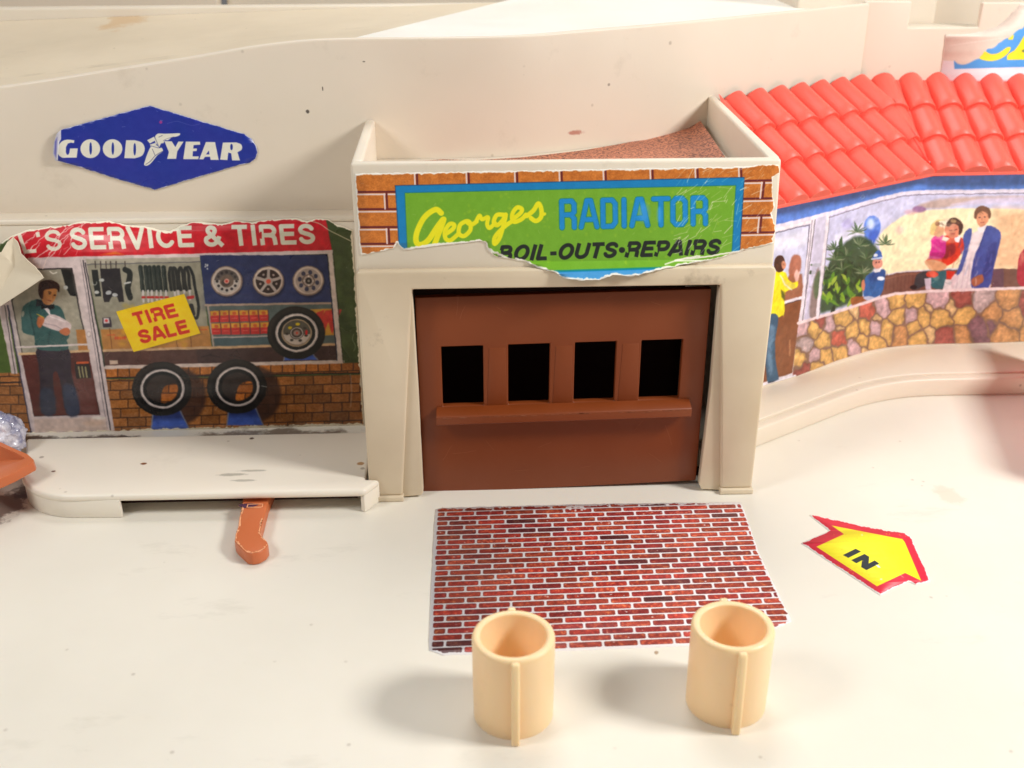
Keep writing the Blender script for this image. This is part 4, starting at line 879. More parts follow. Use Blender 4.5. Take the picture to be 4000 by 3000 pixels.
# plant
cv.poly(R5([(560, 640), (610, 520), (600, 800), (560, 820)]), (118, 92, 84), .8, 12)
rp2 = random.Random(11)
cv.poly(R5(smooth([(640, 560), (700, 430), (790, 350), (870, 340), (950, 420), (930, 520), (870, 600), (850, 690), (760, 740), (640, 780), (605, 770)], 3)), (40, 66, 36), .9, 12)
def leaf(x, y, th, L, wd, col, bend=.4):
    q = [(x, y)]; 
    for i in range(4): x += L / 4 * math.cos(th); y += L / 4 * math.sin(th); th += bend / 4; q.append((x, y))
    left = []; right = []
    for i, (a, b) in enumerate(q):
        w_ = wd * (.25, .8, 1, .7, .05)[i] / 2; t2 = th; left.append((a - w_ * math.sin(t2), b + w_ * math.cos(t2))); right.append((a + w_ * math.sin(t2), b - w_ * math.cos(t2)))
    cv.poly(R5(left + right[::-1]), col, .95, 2.5)
for i in range(60):
    c = (rp2.gauss(740, 60), rp2.gauss(600, 80)); leaf(c[0], c[1], rp2.uniform(0, 6.28), rp2.uniform(60, 110), 26, rp2.choice([(36, 62, 36), (50, 82, 44), (28, 46, 32)]))
for (fx, fy) in ((825, 300), (840, 380), (990, 370), (700, 460), (760, 440), (660, 530), (880, 460), (740, 520), (860, 540), (690, 400), (620, 560)):
    for i in range(9):
        th = -1.57 + (i - 4) * .42 + rp2.uniform(-.1, .1); leaf(fx, fy + 14, th, rp2.uniform(46, 70), 9, rp2.choice([(56, 88, 50), (96, 116, 84), (40, 66, 40), (128, 138, 108)]), rp2.choice([-.5, .5]))
for i in range(46):
    x, y = rp2.uniform(630, 850), rp2.uniform(600, 760); y = min(y, 800 - (x - 600) * .25)
    leaf(x, y, rp2.uniform(-2.6, -.5), rp2.uniform(40, 90), 24, rp2.choice([(120, 160, 40), (88, 134, 40), (52, 92, 40), (150, 176, 60), (34, 60, 34)]), rp2.uniform(-1, 1))
cv.poly(R5(smooth([(790, 700), (850, 690), (900, 700), (870, 720), (800, 745)], 3)), (150, 84, 44), .9, 4)
# boy in a blue cap
cv.poly(R5(smooth([(880, 570), (930, 545), (985, 530), (990, 570), (965, 680), (870, 700), (868, 620)], 3)), (40, 92, 156), 1, 3); cv.poly(R5(smooth([(900, 560), (985, 530), (980, 590), (900, 600)], 3)), (30, 66, 126), .8, 8)
cv.ell(*R5([(945, 495)])[0], 20, 22, (206, 140, 122)); cv.poly(R5(smooth([(918, 470), (930, 435), (955, 420), (972, 445), (970, 470)], 3)), (52, 94, 170)); cv.line(R5([(912, 472), (974, 462)]), 6, (190, 200, 226)); cv.ell(*R5([(935, 450)])[0], 8, 6, (220, 224, 236)); cv.poly(R5([(920, 535), (975, 520), (960, 548), (930, 552)]), (224, 220, 226)); cv.ell(*R5([(965, 585)])[0], 14, 8, (220, 226, 240)); cv.ell(*R5([(862, 625)])[0], 7, 22, (190, 120, 92)); cv.ell(*R5([(895, 700)])[0], 22, 8, (176, 180, 206)); cv.ell(*R5([(938, 490)])[0], 3, 3, (80, 40, 40)); cv.ell(*R5([(955, 488)])[0], 3, 3, (80, 40, 40))
# woman in red with a child in pink
cv.poly(R5(smooth([(1180, 560), (1240, 540), (1250, 600), (1200, 640), (1150, 650), (1160, 610)], 3)), (52, 56, 60), 1, 4); cv.ell(*R5([(1158, 636)])[0], 14, 9, (30, 26, 28))
cv.poly(R5(smooth([(1250, 560), (1330, 540), (1400, 540), (1400, 600), (1350, 640), (1270, 640)], 3)), (44, 96, 104), 1, 3); cv.poly(R5([(1350, 540), (1405, 540), (1395, 600), (1350, 596)]), (196, 50, 36)); cv.poly(R5([(1345, 590), (1385, 590), (1390, 655), (1330, 655)]), (222, 208, 210)); cv.poly(R5([(1222, 585), (1262, 580), (1262, 650), (1230, 652)]), (200, 184, 200))
cv.poly(R5(smooth([(1330, 340), (1400, 330), (1450, 350), (1472, 380), (1440, 440), (1380, 500), (1290, 520), (1230, 500), (1240, 470), (1320, 450), (1345, 410)], 3)), (204, 54, 34), 1, 3); cv.poly(R5(smooth([(1340, 400), (1400, 380), (1400, 440), (1330, 470)], 3)), (120, 30, 40), .8, 8)
cv.poly(R5(smooth([(1265, 350), (1310, 325), (1345, 350), (1345, 440), (1300, 470), (1250, 460), (1262, 400)], 3)), (206, 44, 140), 1, 3); cv.poly(R5([(1262, 430), (1340, 430), (1325, 470), (1240, 468)]), (160, 30, 100), .8, 6)
cv.poly(R5(smooth([(1225, 480), (1290, 478), (1350, 500), (1340, 530), (1270, 540), (1235, 510)], 3)), (208, 150, 110), 1, 4); cv.ell(*R5([(1268, 560)])[0], 24, 12, (200, 60, 44))
cv.ell(*R5([(1305, 300)])[0], 24, 26, (214, 160, 120)); cv.poly(R5(smooth([(1255, 320), (1262, 265), (1300, 240), (1345, 245), (1360, 275), (1310, 262), (1285, 300), (1275, 330)], 3)), (222, 196, 130)); cv.ell(*R5([(1330, 262)])[0], 20, 12, (240, 232, 206)); cv.ell(*R5([(1298, 262)])[0], 10, 8, (150, 100, 70))
cv.ell(*R5([(1388, 295)])[0], 30, 34, (212, 132, 104)); cv.poly(R5(smooth([(1350, 270), (1370, 235), (1405, 228), (1445, 255), (1448, 300), (1425, 330), (1425, 280), (1390, 262), (1365, 280)], 3)), (72, 46, 38)); cv.ell(*R5([(1392, 246)])[0], 12, 7, (196, 156, 110), .8, 5); cv.poly(R5([(1400, 345), (1440, 330), (1425, 375), (1405, 370)]), (226, 222, 226)); cv.poly(R5([(1332, 335), (1370, 350), (1350, 370), (1325, 358)]), (226, 222, 216))
cv.line(R5([(1370, 300), (1385, 302)]), 3, (120, 50, 40)); cv.line(R5([(1400, 300), (1415, 298)]), 3, (120, 50, 40)); cv.line(R5([(1378, 322), (1400, 322)]), 3, (160, 60, 60))
# man in a blue blazer
cv.poly(R5(smooth([(1400, 560), (1400, 660), (1600, 655), (1580, 560)], 3)), (214, 190, 196), 1, 3); cv.poly(R5([(1480, 330), (1590, 280), (1560, 480), (1500, 640), (1390, 650), (1450, 480)]), (220, 204, 208), 1, 3)
for x in (1430, 1460, 1490): cv.line(R5([(x, 500), (x - 20, 640)]), 3, (186, 158, 172), .7, 4)
cv.poly(R5(smooth([(1590, 275), (1660, 300), (1670, 360), (1630, 520), (1600, 640), (1500, 640), (1510, 480), (1560, 360)], 3)), (62, 74, 144), 1, 3); cv.poly(R5(smooth([(1500, 290), (1450, 330), (1455, 420), (1410, 560), (1440, 540), (1480, 420)], 3)), (68, 84, 152), 1, 3)
cv.poly(R5(smooth([(1600, 400), (1650, 380), (1620, 540), (1560, 590), (1580, 500)], 3)), (48, 54, 120), .8, 8); cv.line(R5([(1590, 285), (1535, 440), (1505, 560)]), 3, (44, 50, 110), .9, 3)
cv.poly(R5(smooth([(1500, 590), (1560, 560), (1570, 600), (1530, 630), (1505, 625)], 3)), (160, 92, 66), 1, 3); cv.poly(R5([(1540, 240), (1585, 240), (1580, 285), (1550, 300)]), (176, 110, 84)); cv.poly(R5([(1530, 290), (1590, 268), (1575, 310), (1545, 320)]), (226, 216, 220))
cv.poly(R5(smooth([(1530, 190), (1600, 185), (1605, 230), (1575, 275), (1545, 280), (1528, 240)], 3)), (206, 140, 106), 1, 3); cv.poly(R5(smooth([(1515, 225), (1520, 180), (1555, 158), (1600, 168), (1615, 205), (1605, 235), (1592, 200), (1560, 190), (1535, 205), (1528, 235)], 3)), (110, 72, 52), 1, 3)
cv.ell(*R5([(1548, 226)])[0], 4, 2.5, (70, 40, 36)); cv.ell(*R5([(1578, 222)])[0], 4, 2.5, (70, 40, 36)); cv.line(R5([(1552, 258), (1572, 256)]), 3, (150, 70, 60)); cv.line(R5([(1562, 228), (1560, 244)]), 2.5, (160, 96, 74))
cv.poly(R5(smooth([(1800, 420), (1900, 380), (1900, 640), (1780, 620), (1770, 520)], 3)), (166, 32, 50), 1, 3)
# door with a man in a yellow jacket
cv.poly(R5([(150, 330), (560, 236), (455, 1168), (150, 1260)]), FRM); cv.poly(R5([(150, 360), (552, 262), (505, 700), (150, 820)]), (200, 202, 228)); cv.poly(R5([(150, 400), (545, 300), (540, 380), (150, 470)]), (224, 224, 240), .8, 20)
cv.poly(R5([(150, 815), (505, 706), (458, 1138), (150, 1235)]), (128, 78, 48)); cv.poly(R5([(380, 640), (430, 560), (500, 560), (512, 690), (390, 722)]), (150, 94, 66), .95, 6); cv.poly(R5(smooth([(425, 560), (432, 480), (455, 446), (488, 452), (497, 500), (480, 560)], 3)), (164, 98, 72), .9, 6)
cv.line(R5([(390, 730), (512, 692)]), 11, FRM); cv.line(R5([(392, 742), (510, 704)]), 3, (60, 44, 50)); cv.line(R5([(430, 950), (428, 1040)]), 5, (176, 126, 90), .8, 4)
cv.line(R5([(150, 345), (556, 248)]), 9, (236, 230, 238)); cv.line(R5([(150, 362), (548, 268)]), 3, (70, 62, 80)); cv.line(R5([(545, 270), (508, 690)]), 3.5, (90, 84, 104))
cv.poly(R5([(556, 236), (582, 232), (512, 840), (455, 1162), (440, 1170)]), FRM); cv.line(R5([(578, 240), (505, 830)]), 3, (96, 90, 104)); cv.line(R5([(560, 245), (520, 690)]), 2.5, (120, 114, 130))
cv.poly(R5([(588, 228), (648, 214), (600, 800), (530, 825)]), (196, 192, 214), .85); cv.poly(R5(smooth([(560, 640), (600, 520), (598, 780), (545, 810)], 3)), (120, 100, 92), .8, 8); cv.poly(R5(smooth([(570, 600), (605, 540), (600, 680), (575, 700)], 3)), (70, 96, 62), .8, 8)
cv.poly(R5(smooth([(345, 545), (400, 550), (420, 590), (450, 610), (475, 600), (470, 640), (400, 670), (395, 800), (310, 800), (315, 700), (330, 600)], 3)), (236, 220, 34), 1, 3); cv.poly(R5(smooth([(380, 570), (410, 600), (460, 620), (455, 645), (400, 640)], 3)), (206, 190, 90), .7, 5); cv.poly(R5([(375, 650), (402, 665), (398, 720), (380, 690)]), (80, 84, 40), .9, 5); cv.line(R5([(375, 565), (400, 620), (440, 650)]), 5, (216, 220, 200), .9, 4)
cv.ell(*R5([(368, 498)])[0], 22, 34, (70, 46, 36)); cv.ell(*R5([(392, 505)])[0], 9, 16, (206, 140, 110)); cv.poly(R5(smooth([(460, 600), (455, 560), (470, 530), (484, 560), (478, 600)], 3)), (232, 186, 176), .9, 5); cv.line(R5([(478, 580), (486, 545)]), 3, (236, 196, 186))
cv.poly(R5(smooth([(310, 800), (360, 805), (350, 900), (340, 980), (350, 1100), (362, 1185), (320, 1215), (295, 1180), (285, 1060), (295, 900)], 3)), (52, 84, 110), 1, 3); cv.poly(R5(smooth([(315, 860), (345, 900), (320, 1000), (330, 1120), (305, 1150), (295, 1000)], 3)), (100, 132, 160), .8, 10); cv.poly(R5(smooth([(300, 1195), (365, 1185), (372, 1195), (320, 1218)], 2)), (28, 28, 34))
# stones
seeds = [(570, 885, 'Y'), (655, 845, 'P'), (735, 825, 'Y'), (805, 770, 'y'), (885, 770, 'R'), (970, 745, 'P'), (1055, 725, 'Y'), (1165, 715, 'Y'), (1295, 705, 'P'), (1450, 710, 'D'), (1570, 710, 'G'), (1715, 720, 'O'), (615, 832, 'D'), (508, 885, 'P'), (528, 980, 'G'), (625, 950, 'Y'), (720, 935, 'R'), (725, 875, 'y'), (800, 900, 'Y'), (870, 880, 'Y'), (925, 880, 'P'), (1000, 895, 'Y'), (1078, 915, 'O'), (1160, 875, 'Y'), (1185, 940, 'Y'), (1140, 805, 'P'), (1075, 795, 'Y'), (1215, 815, 'Y'), (1320, 830, 'Y'), (1450, 800, 'Y'), (1620, 785, 'O'), (1730, 810, 'O'), (1612, 845, 'p'), (1530, 880, 'p'), (1345, 925, 'D'), (1450, 920, 'O'), (1700, 910, 'O'), (935, 828, 'y'), (810, 985, 'P'), (930, 960, 'Y'), (862, 950, 'Y'), (720, 1020, 'Y'), (645, 1045, 'Y'), (570, 1040, 'P'), (498, 1058, 'Y'), (520, 1118, 'D'), (865, 1005, 'y'), (1250, 905, 'y'), (1245, 770, 'y'), (590, 1110, 'Y'), (1390, 760, 'y'), (1850, 900, 'O'), (1850, 740, 'D'), (1930, 820, 'O')]
cmap = {'Y': (204, 156, 80), 'y': (212, 172, 116), 'P': (186, 150, 162), 'R': (180, 72, 56), 'D': (136, 54, 50), 'G': (160, 140, 146), 'O': (180, 122, 70), 'p': (106, 68, 84)}
reg = R5([(478, 850), (600, 812), (700, 785), (850, 735), (980, 695), (1050, 676), (1250, 662), (1810, 642), (2200, 636), (2200, 1010), (1000, 1030), (440, 1200)])
r = cv.sd([reg], True, 2); (a0, a1, c0, c1), d = r; X = cv.X[a0:a1, c0:c1]; Y = cv.Y[a0:a1, c0:c1]
wx = (vnoise(a1 - a0, c1 - c0, 16, 3) - .5) * 14; wy = (vnoise(a1 - a0, c1 - c0, 16, 4) - .5) * 14
d1 = np.full(X.shape, 1e9, np.float32); d2 = d1.copy(); idx = np.zeros(X.shape, int)
for i, (sx, sy, kk) in enumerate(seeds):
    p = R5([(sx, sy)])[0]; pen = 14 if kk == 'y' or kk == 'p' and sx > 1600 else 0; dd = np.hypot((X + wx - p[0]), (Y + wy - p[1]) * .85) + pen
    nw = dd < d1; d2 = np.where(nw, d1, np.minimum(d2, dd)); idx = np.where(nw, i, idx); d1 = np.where(nw, dd, d1)
cols = np.array([cmap[s_[2]] for s_ in seeds], np.float32); rgb = cols[idx] * .78 + np.array((214, 188, 160), np.float32) * .22
nz = vnoise(a1 - a0, c1 - c0, 5, 8) + vnoise(a1 - a0, c1 - c0, 12, 9); rgb = rgb * (0.82 + .2 * nz[..., None]) 
e = d2 - d1; m = np.clip((e - 3) / 5, 0, 1)[..., None]; sh = np.clip(e / 26, 0, 1)[..., None]; rgb = rgb * (.82 + .18 * sh)
rgb = rgb * m + np.array((128, 98, 80), np.float32) * (1 - m)
al = np.clip(.5 - d / 2, 0, 1)[..., None]; v = cv.img[a0:a1, c0:c1]; v += (rgb - v) * al
# frame lines
cv.line(R5([(480, 848), (600, 812), (700, 783), (850, 735), (980, 692), (1050, 674), (1250, 660), (1810, 640), (2200, 634)]), 11, (226, 204, 206))
cv.line(R5([(656, 214), (590, 815)]), 13, FRM); cv.line(R5([(666, 216), (602, 806)]), 2.5, (110, 104, 118), .8)
cv.line(R5(smooth([(100, 340), (365, 275), (585, 222), (900, 133), (1060, 92), (1140, 80), (1250, 76), (1810, 68), (2200, 64)], 3, False)), 14, (220, 214, 232)); cv.line(R5(smooth([(660, 225), (900, 150), (1060, 108), (1140, 96), (1250, 91), (1810, 83), (2200, 78)], 3, False)), 3, (90, 80, 96), .8)
cv.line(R5([(262, 1222), (460, 1160)]), 10, (232, 228, 236))
def folds(box, n, cols, ang, L=40, wd=5, seed=1, a=.45):
    r_ = random.Random(seed)
    for _ in range(n):
        x, y = r_.uniform(box[0], box[2]), r_.uniform(box[1], box[3]); t_ = ang + r_.gauss(0, .35); l_ = L * r_.uniform(.4, 1)
        cv.line(R5(smooth([(x, y), (x + l_ * .5 * math.cos(t_) + r_.uniform(-5, 5), y + l_ * .5 * math.sin(t_)), (x + l_ * math.cos(t_), y + l_ * math.sin(t_))], 3, False)), wd * r_.uniform(.5, 1.2) * .66, r_.choice(cols), a * r_.uniform(.5, 1), 4)
folds((1560, 330, 1630, 560), 16, [(44, 52, 112), (92, 104, 176), (50, 60, 130)], 1.9, 60, 8, 1)
folds((1425, 350, 1480, 520), 8, [(50, 60, 120), (96, 110, 176)], 1.8, 60, 7, 2)
folds((1440, 340, 1550, 640), 14, [(196, 172, 184), (240, 230, 232), (180, 160, 176)], 1.8, 60, 6, 3)
folds((1360, 370, 1440, 490), 12, [(150, 34, 30), (226, 84, 56), (120, 24, 30)], 2.3, 40, 7, 4)
folds((1270, 360, 1335, 450), 8, [(160, 20, 104), (232, 90, 170)], 1.7, 30, 6, 5)
folds((1280, 560, 1390, 620), 8, [(30, 70, 80), (74, 130, 136)], .4, 40, 6, 6)
folds((335, 580, 400, 780), 16, [(196, 176, 20), (250, 240, 90), (214, 190, 40)], 1.7, 50, 7, 7, .6)
folds((300, 830, 345, 1150), 16, [(34, 60, 84), (96, 130, 156), (40, 70, 96)], 1.6, 60, 7, 8)
folds((890, 560, 965, 680), 12, [(24, 62, 116), (76, 130, 190)], 1.9, 34, 6, 9)
folds((330, 860, 460, 1120), 12, [(104, 60, 36), (150, 96, 62)], 1.6, 90, 6, 10, .35)
folds((1060, 220, 1480, 500), 16, [(246, 236, 206), (226, 206, 164), (238, 214, 190)], .2, 110, 26, 11, .3)
folds((680, 230, 1050, 330), 10, [(214, 214, 238), (178, 180, 216)], -.4, 110, 22, 12, .4)
folds((1640, 220, 1810, 500), 10, [(232, 190, 150), (206, 150, 112)], 1.6, 110, 26, 13, .35)
for hx, hy, hr in ((1560, 190, 30), (1400, 255, 26), (1315, 262, 22), (372, 498, 22)):
    folds((hx - hr, hy - hr * .6, hx + hr, hy + hr * .3), 9, [(150, 104, 72), (70, 44, 34), (120, 80, 56)], .8, 18, 4, int(hx), .6)
cv.painterly(.9, 7, 31, .8, 20); cv.grain(6, 5, 5)
cv.scratches(20, (2850, 780, 3950, 1150), (240, 240, 250), 3, (3, 12), 1.6, None, .6); cv.line(R5(smooth([(845, 110), (860, 92), (868, 108), (850, 118)], 2, False)), 2.5, (150, 180, 230), .8)
M_rest = print_mat('restaurant_print', cv.image('restaurant_print'), .3, 1.14)
RSo = cv
sticker('picture_sticker', cv, out_r, M_rest, rest, .008, grid=True)

# tiled roof: a tile is a part of the roof, repeated with shared mesh data
roof = thing('tiled_roof', (10, 27, 5.3), 'glossy red plastic barrel tiled roof over the restaurant picture', 'roof')
EA = np.array([9.02, 24.64]); dA = np.array([2.75, 1.6]) / math.hypot(2.75, 1.6); nA = np.array([-dA[1], dA[0]])
EB = np.array([11.15, 25.97]); dB = np.array([1, .03]); dB = dB / np.linalg.norm(dB); nB = np.array([-dB[1], dB[0]])
# valley corner: intersection of the two eave lines
M2 = np.array([[dA[0], -dB[0]], [dA[1], -dB[1]]]); tA, tB = np.linalg.solve(M2, EB - EA); VC = EA + dA * tA
bis = (nA + nB) / np.linalg.norm(nA + nB); vplane_n = np.array([bis[1], -bis[0]])   # points to +x side
DEP, Z0, Z1 = 2.86, 5.27, 7.0; SLEN = math.hypot(DEP, Z1 - Z0); ca, sa = DEP / SLEN, (Z1 - Z0) / SLEN
PIT = .715; NR = 3; TL = SLEN / NR
def tile_bm():
    bm = bmesh.new(); nu = 16; nv = 5; g = []
    for j in range(nv + 1):
        t = j / nv; v = -.05 + t * (TL + .10); lift_ = .085 * (1 - t) ** 1.2 - .02 * t; R_ = .335 - .015 * t; row = []
        for i in range(nu + 1):
            u = -R_ + 2 * R_ * i / nu; c = abs(u) / R_; w = .18 * math.cos(c * math.pi / 2) ** .95 if c < 1 else 0
            row.append(bm.verts.new((u, v, w + (lift_ if c < .98 else -.04))))
        g.append(row)
    for j in range(nv):
        for i in range(nu): bm.faces.new((g[j][i], g[j][i + 1], g[j + 1][i + 1], g[j + 1][i]))
    base = [bm.verts.new((p.co.x, p.co.y, -.05)) for p in g[0]]
    for i in range(nu): bm.faces.new((base[i], base[i + 1], g[0][i + 1], g[0][i]))
    # rounded lip round the lower end
    for j, (dv, dw) in enumerate(((-.02, -.02),)):
        lip = [bm.verts.new((p.co.x * 1.05, p.co.y - .03, max(-.05, p.co.z - .015))) for p in g[0]]; lip2 = [bm.verts.new((p.co.x * 1.05, p.co.y - .03, -.05)) for p in g[0]]
        for i in range(nu):
            bm.faces.new((g[0][i], g[0][i + 1], lip[i + 1], lip[i])); bm.faces.new((lip[i], lip[i + 1], lip2[i + 1], lip2[i]))
    return bm
def roof_matrix(E0, d_, n_, s, row):
    o = E0 + d_ * s; st = row * TL; org = Vector((o[0] + n_[0] * ca * st, o[1] + n_[1] * ca * st, Z0 + sa * st))
    X_ = Vector((d_[0], d_[1], 0)); Y_ = Vector((n_[0] * ca, n_[1] * ca, sa)); Z_ = X_.cross(Y_)
    m = Matrix((X_, Y_, Z_)).transposed().to_4x4(); m.translation = org; return m
proto = None
def bm_world(bm, m):
    bm.transform(m); return bm
for seg, (E0, d_, n_, s_lo, s_hi, sgn) in enumerate(((VC, dA, nA, -8.2, 2.0, -1), (VC, dB, nB, -2.2, 7.5, 1))):
    ns = int((s_hi - s_lo) / PIT); offs = -.36 if seg == 0 else .36
    k0 = -11 if seg == 0 else -4; k1 = 4 if seg == 0 else 9
    for kk in range(k0, k1):
        s = offs + kk * PIT
        if s < s_lo or s > s_hi: continue
        for row in range(NR):
            m = roof_matrix(E0, d_, n_, s, row); 
            # which side of the valley are the tile's corners on?
            cs_ = [m @ Vector((u, v, .1)) for u in (-.32, .32) for v in (-.05, TL + .05)]
            sd = [sgn * ((c.x - VC[0]) * vplane_n[0] + (c.y - VC[1]) * vplane_n[1]) for c in cs_]
            if max(sd) < .02: continue
            if seg == 0 and max(c.x for c in cs_) < 5.95: continue
            if min(sd) >= -.01 and not (seg == 0 and min(c.x for c in cs_) < 5.98):
                if proto is None:
                    bm = tile_bm(); bmesh.ops.recalc_face_normals(bm, faces=bm.faces)
                    for v in bm.verts: v.co *= U
                    for f in bm.faces: f.smooth = True
                    for e in bm.edges:
                        if len(e.link_faces) == 2 and e.calc_face_angle(0) > .9: e.smooth = False
                    proto = bpy.data.meshes.new('tile'); bm.to_mesh(proto); bm.free(); proto.materials.append(M_red)
                o = bpy.data.objects.new('tile', proto); COL.objects.link(o); mm = m.copy(); mm.translation = m.translation * U; o.parent = roof; o.matrix_parent_inverse = Matrix.Translation(-roof.location); o.matrix_basis = mm
            else:
                bm = tile_bm(); bmesh.ops.recalc_face_normals(bm, faces=bm.faces); bm.transform(m)
                bmesh.ops.bisect_plane(bm, geom=bm.verts[:] + bm.edges[:] + bm.faces[:], plane_co=(VC[0] - sgn * vplane_n[0] * .02, VC[1] - sgn * vplane_n[1] * .02, 0), plane_no=(vplane_n[0] * -sgn, vplane_n[1] * -sgn, 0), clear_outer=True)
                bmesh.ops.bisect_plane(bm, geom=bm.verts[:] + bm.edges[:] + bm.faces[:], plane_co=(5.96, 0, 0), plane_no=(-1, 0, 0), clear_outer=True)
                if len(bm.faces) < 2: bm.free(); continue
                for v in bm.verts: v.co *= U
                for f in bm.faces: f.smooth = True
                for e in bm.edges:
                    if len(e.link_faces) == 2 and e.calc_face_angle(0) > .9: e.smooth = False
                me = bpy.data.meshes.new('tile'); bm.to_mesh(me); bm.free(); link('tile', me, M_red, roof)
# roof base sheet under the tiles, and the eave lip
def rp3(E0, d_, n_, s, t): o = E0 + d_ * s + n_ * ca * t; return (o[0], o[1], Z0 + sa * t - .03)
vt_ = SLEN; vA = VC + bis * (DEP / (bis @ nA))
bm = bmesh.new()
sL = (5.96 - VC[0]) / dA[0]
lowL = rp3(VC, dA, nA, sL, 0); upL = (5.96, (VC + nA * DEP + dA * ((5.96 - VC[0] - nA[0] * DEP) / dA[0]))[1], Z1 - .03)
q1 = [bm.verts.new(p) for p in (lowL, (VC[0], VC[1], Z0 - .03), (vA[0], vA[1], Z1 - .03), upL)]
bm.faces.new(q1)
eB = rp3(VC, dB, nB, 12, 0); uB = rp3(VC, dB, nB, 12, SLEN)
bm.faces.new((q1[1], bm.verts.new(eB), bm.verts.new(uB), q1[2]))
bmesh.ops.solidify(bm, geom=bm.faces[:], thickness=-.08)
finish('roof_sheet', bm, M_red, roof)
pw = PathWall([tuple(VC + dA * sL), tuple(VC), tuple(VC + dB * 12)]).off(-.09); bk = pw.off(.18)
bm = bmesh.new(); prism(bm, [tuple(p) for p in pw.p] + [tuple(p) for p in bk.p[::-1]], lambda p: (*p, Z0 - .0), lambda p: (*p, Z0 - .09)); finish('eave_lip', bm, M_red, roof, .02)

# torn letter sticker on the upper wall
Qt = T(.3165, 3300, 0)
PS = PlaneY(28.82)
out_c = Qt([(1245, 430), (1205, 740), (1165, 1010), (2400, 1010), (2400, 60), (2170, 50), (2100, 130), (1990, 240), (1880, 330), (1700, 390), (1500, 420)])
out_cj = jag(out_c, 1.2, 10, 4)
cv = Canvas(PS, *cv_bounds(PS, out_c), ppc=100, base=(232, 226, 232))
cv.poly(Qt([(1345, 770), (1345, 700), (1500, 700), (1700, 700), (2400, 600), (2400, 822), (1350, 852)]), (84, 156, 226))
cv.poly(Qt([(1740, 620), (1800, 560), (1960, 480), (2100, 380), (2212, 300), (2400, 200), (2400, 700), (2000, 720), (1750, 700)]), (84, 156, 226))
cv.poly(Qt(smooth([(1650, 710), (1700, 640), (1740, 640), (1800, 668), (1880, 660), (1950, 620), (2000, 585), (2045, 590), (2010, 660), (1920, 725), (1820, 752), (1720, 745)], 3)), (250, 226, 52))
cv.poly(Qt([(2212, 440), (2140, 560), (2090, 625), (2025, 660), (2000, 690), (2000, 740), (2400, 730), (2400, 400)]), (250, 226, 52)); cv.ell(*Qt([(2205, 630)])[0], 8, 6, (120, 140, 70)); cv.poly(Qt([(2085, 430), (2070, 490), (2010, 490), (2030, 450)]), (250, 226, 52))
cv.poly(Qt(jag([(1100, 300), (1190, 745), (1345, 750), (1390, 790), (1480, 800), (1560, 765), (1650, 722), (1700, 670), (1760, 600), (1840, 590), (1900, 530), (1960, 490), (2040, 460), (2100, 400), (2212, 335), (2400, 180), (2400, -50), (1500, -50)], 6, 30, 5)), (222, 204, 190), 1, 4)
for i in range(14): cv.line(Qt([(1300 + i * 50, 560 + (i * 97) % 90 - i * 14), (1370 + i * 50, 556 + (i * 97) % 90 - i * 14)]), 2.5, (238, 224, 214), .6, 4)
cv.edge(out_cj, 2.5, (232, 218, 206), 5); cv.grain(4, 4, 3)
M_cz = print_mat('torn_letter_print', cv.image('torn_letter_print'), .4, 1.1)
cs = sticker('letter_sticker', cv, out_cj, M_cz, None, .012)
meta(cs, 'torn sticker of yellow letters on blue on the upper wall over the roof', 'sticker')

# ================================================================== FLAT PRINT ON THE BOARD
# brick mat
MS = PlaneZ(0.0)
C7 = T(1700 / 2212, 1500, 1900)
out_m = C7([(262, 118), (300, 112), (800, 98), (1200, 90), (1600, 86), (1812, 84), (1830, 120), (1905, 340), (2010, 560), (2072, 688), (2010, 715), (1900, 745), (1580, 812), (1100, 830), (600, 850), (440, 855), (300, 860), (232, 835), (228, 780), (236, 600), (246, 400), (256, 200)])
out_mj = jag(out_m, 1.2, 16, 2)
b = cv_bounds(MS, out_m); cv = Canvas(MS, *b, ppc=150, base=(238, 234, 236))
c00, c10, c01 = MS.inv(C7([(262, 110)])[0]), MS.inv(C7([(1812, 84)])[0]), MS.inv(C7([(230, 850)])[0])
x0, x1_, yt, yb = c00[0], c10[0], c00[1] - .03, c01[1] - .05
NRW = 27; rh = (yt - yb) / NRW; bw = .60; rb = random.Random(21)
def mat_pt(x, y): 
    f_ = (yt - y) / (yt - yb); return (x, y + .10 * (x - x0) / (x1_ - x0) * (.6 + .8 * f_))
S_, T2 = cv.S, cv.T_ 
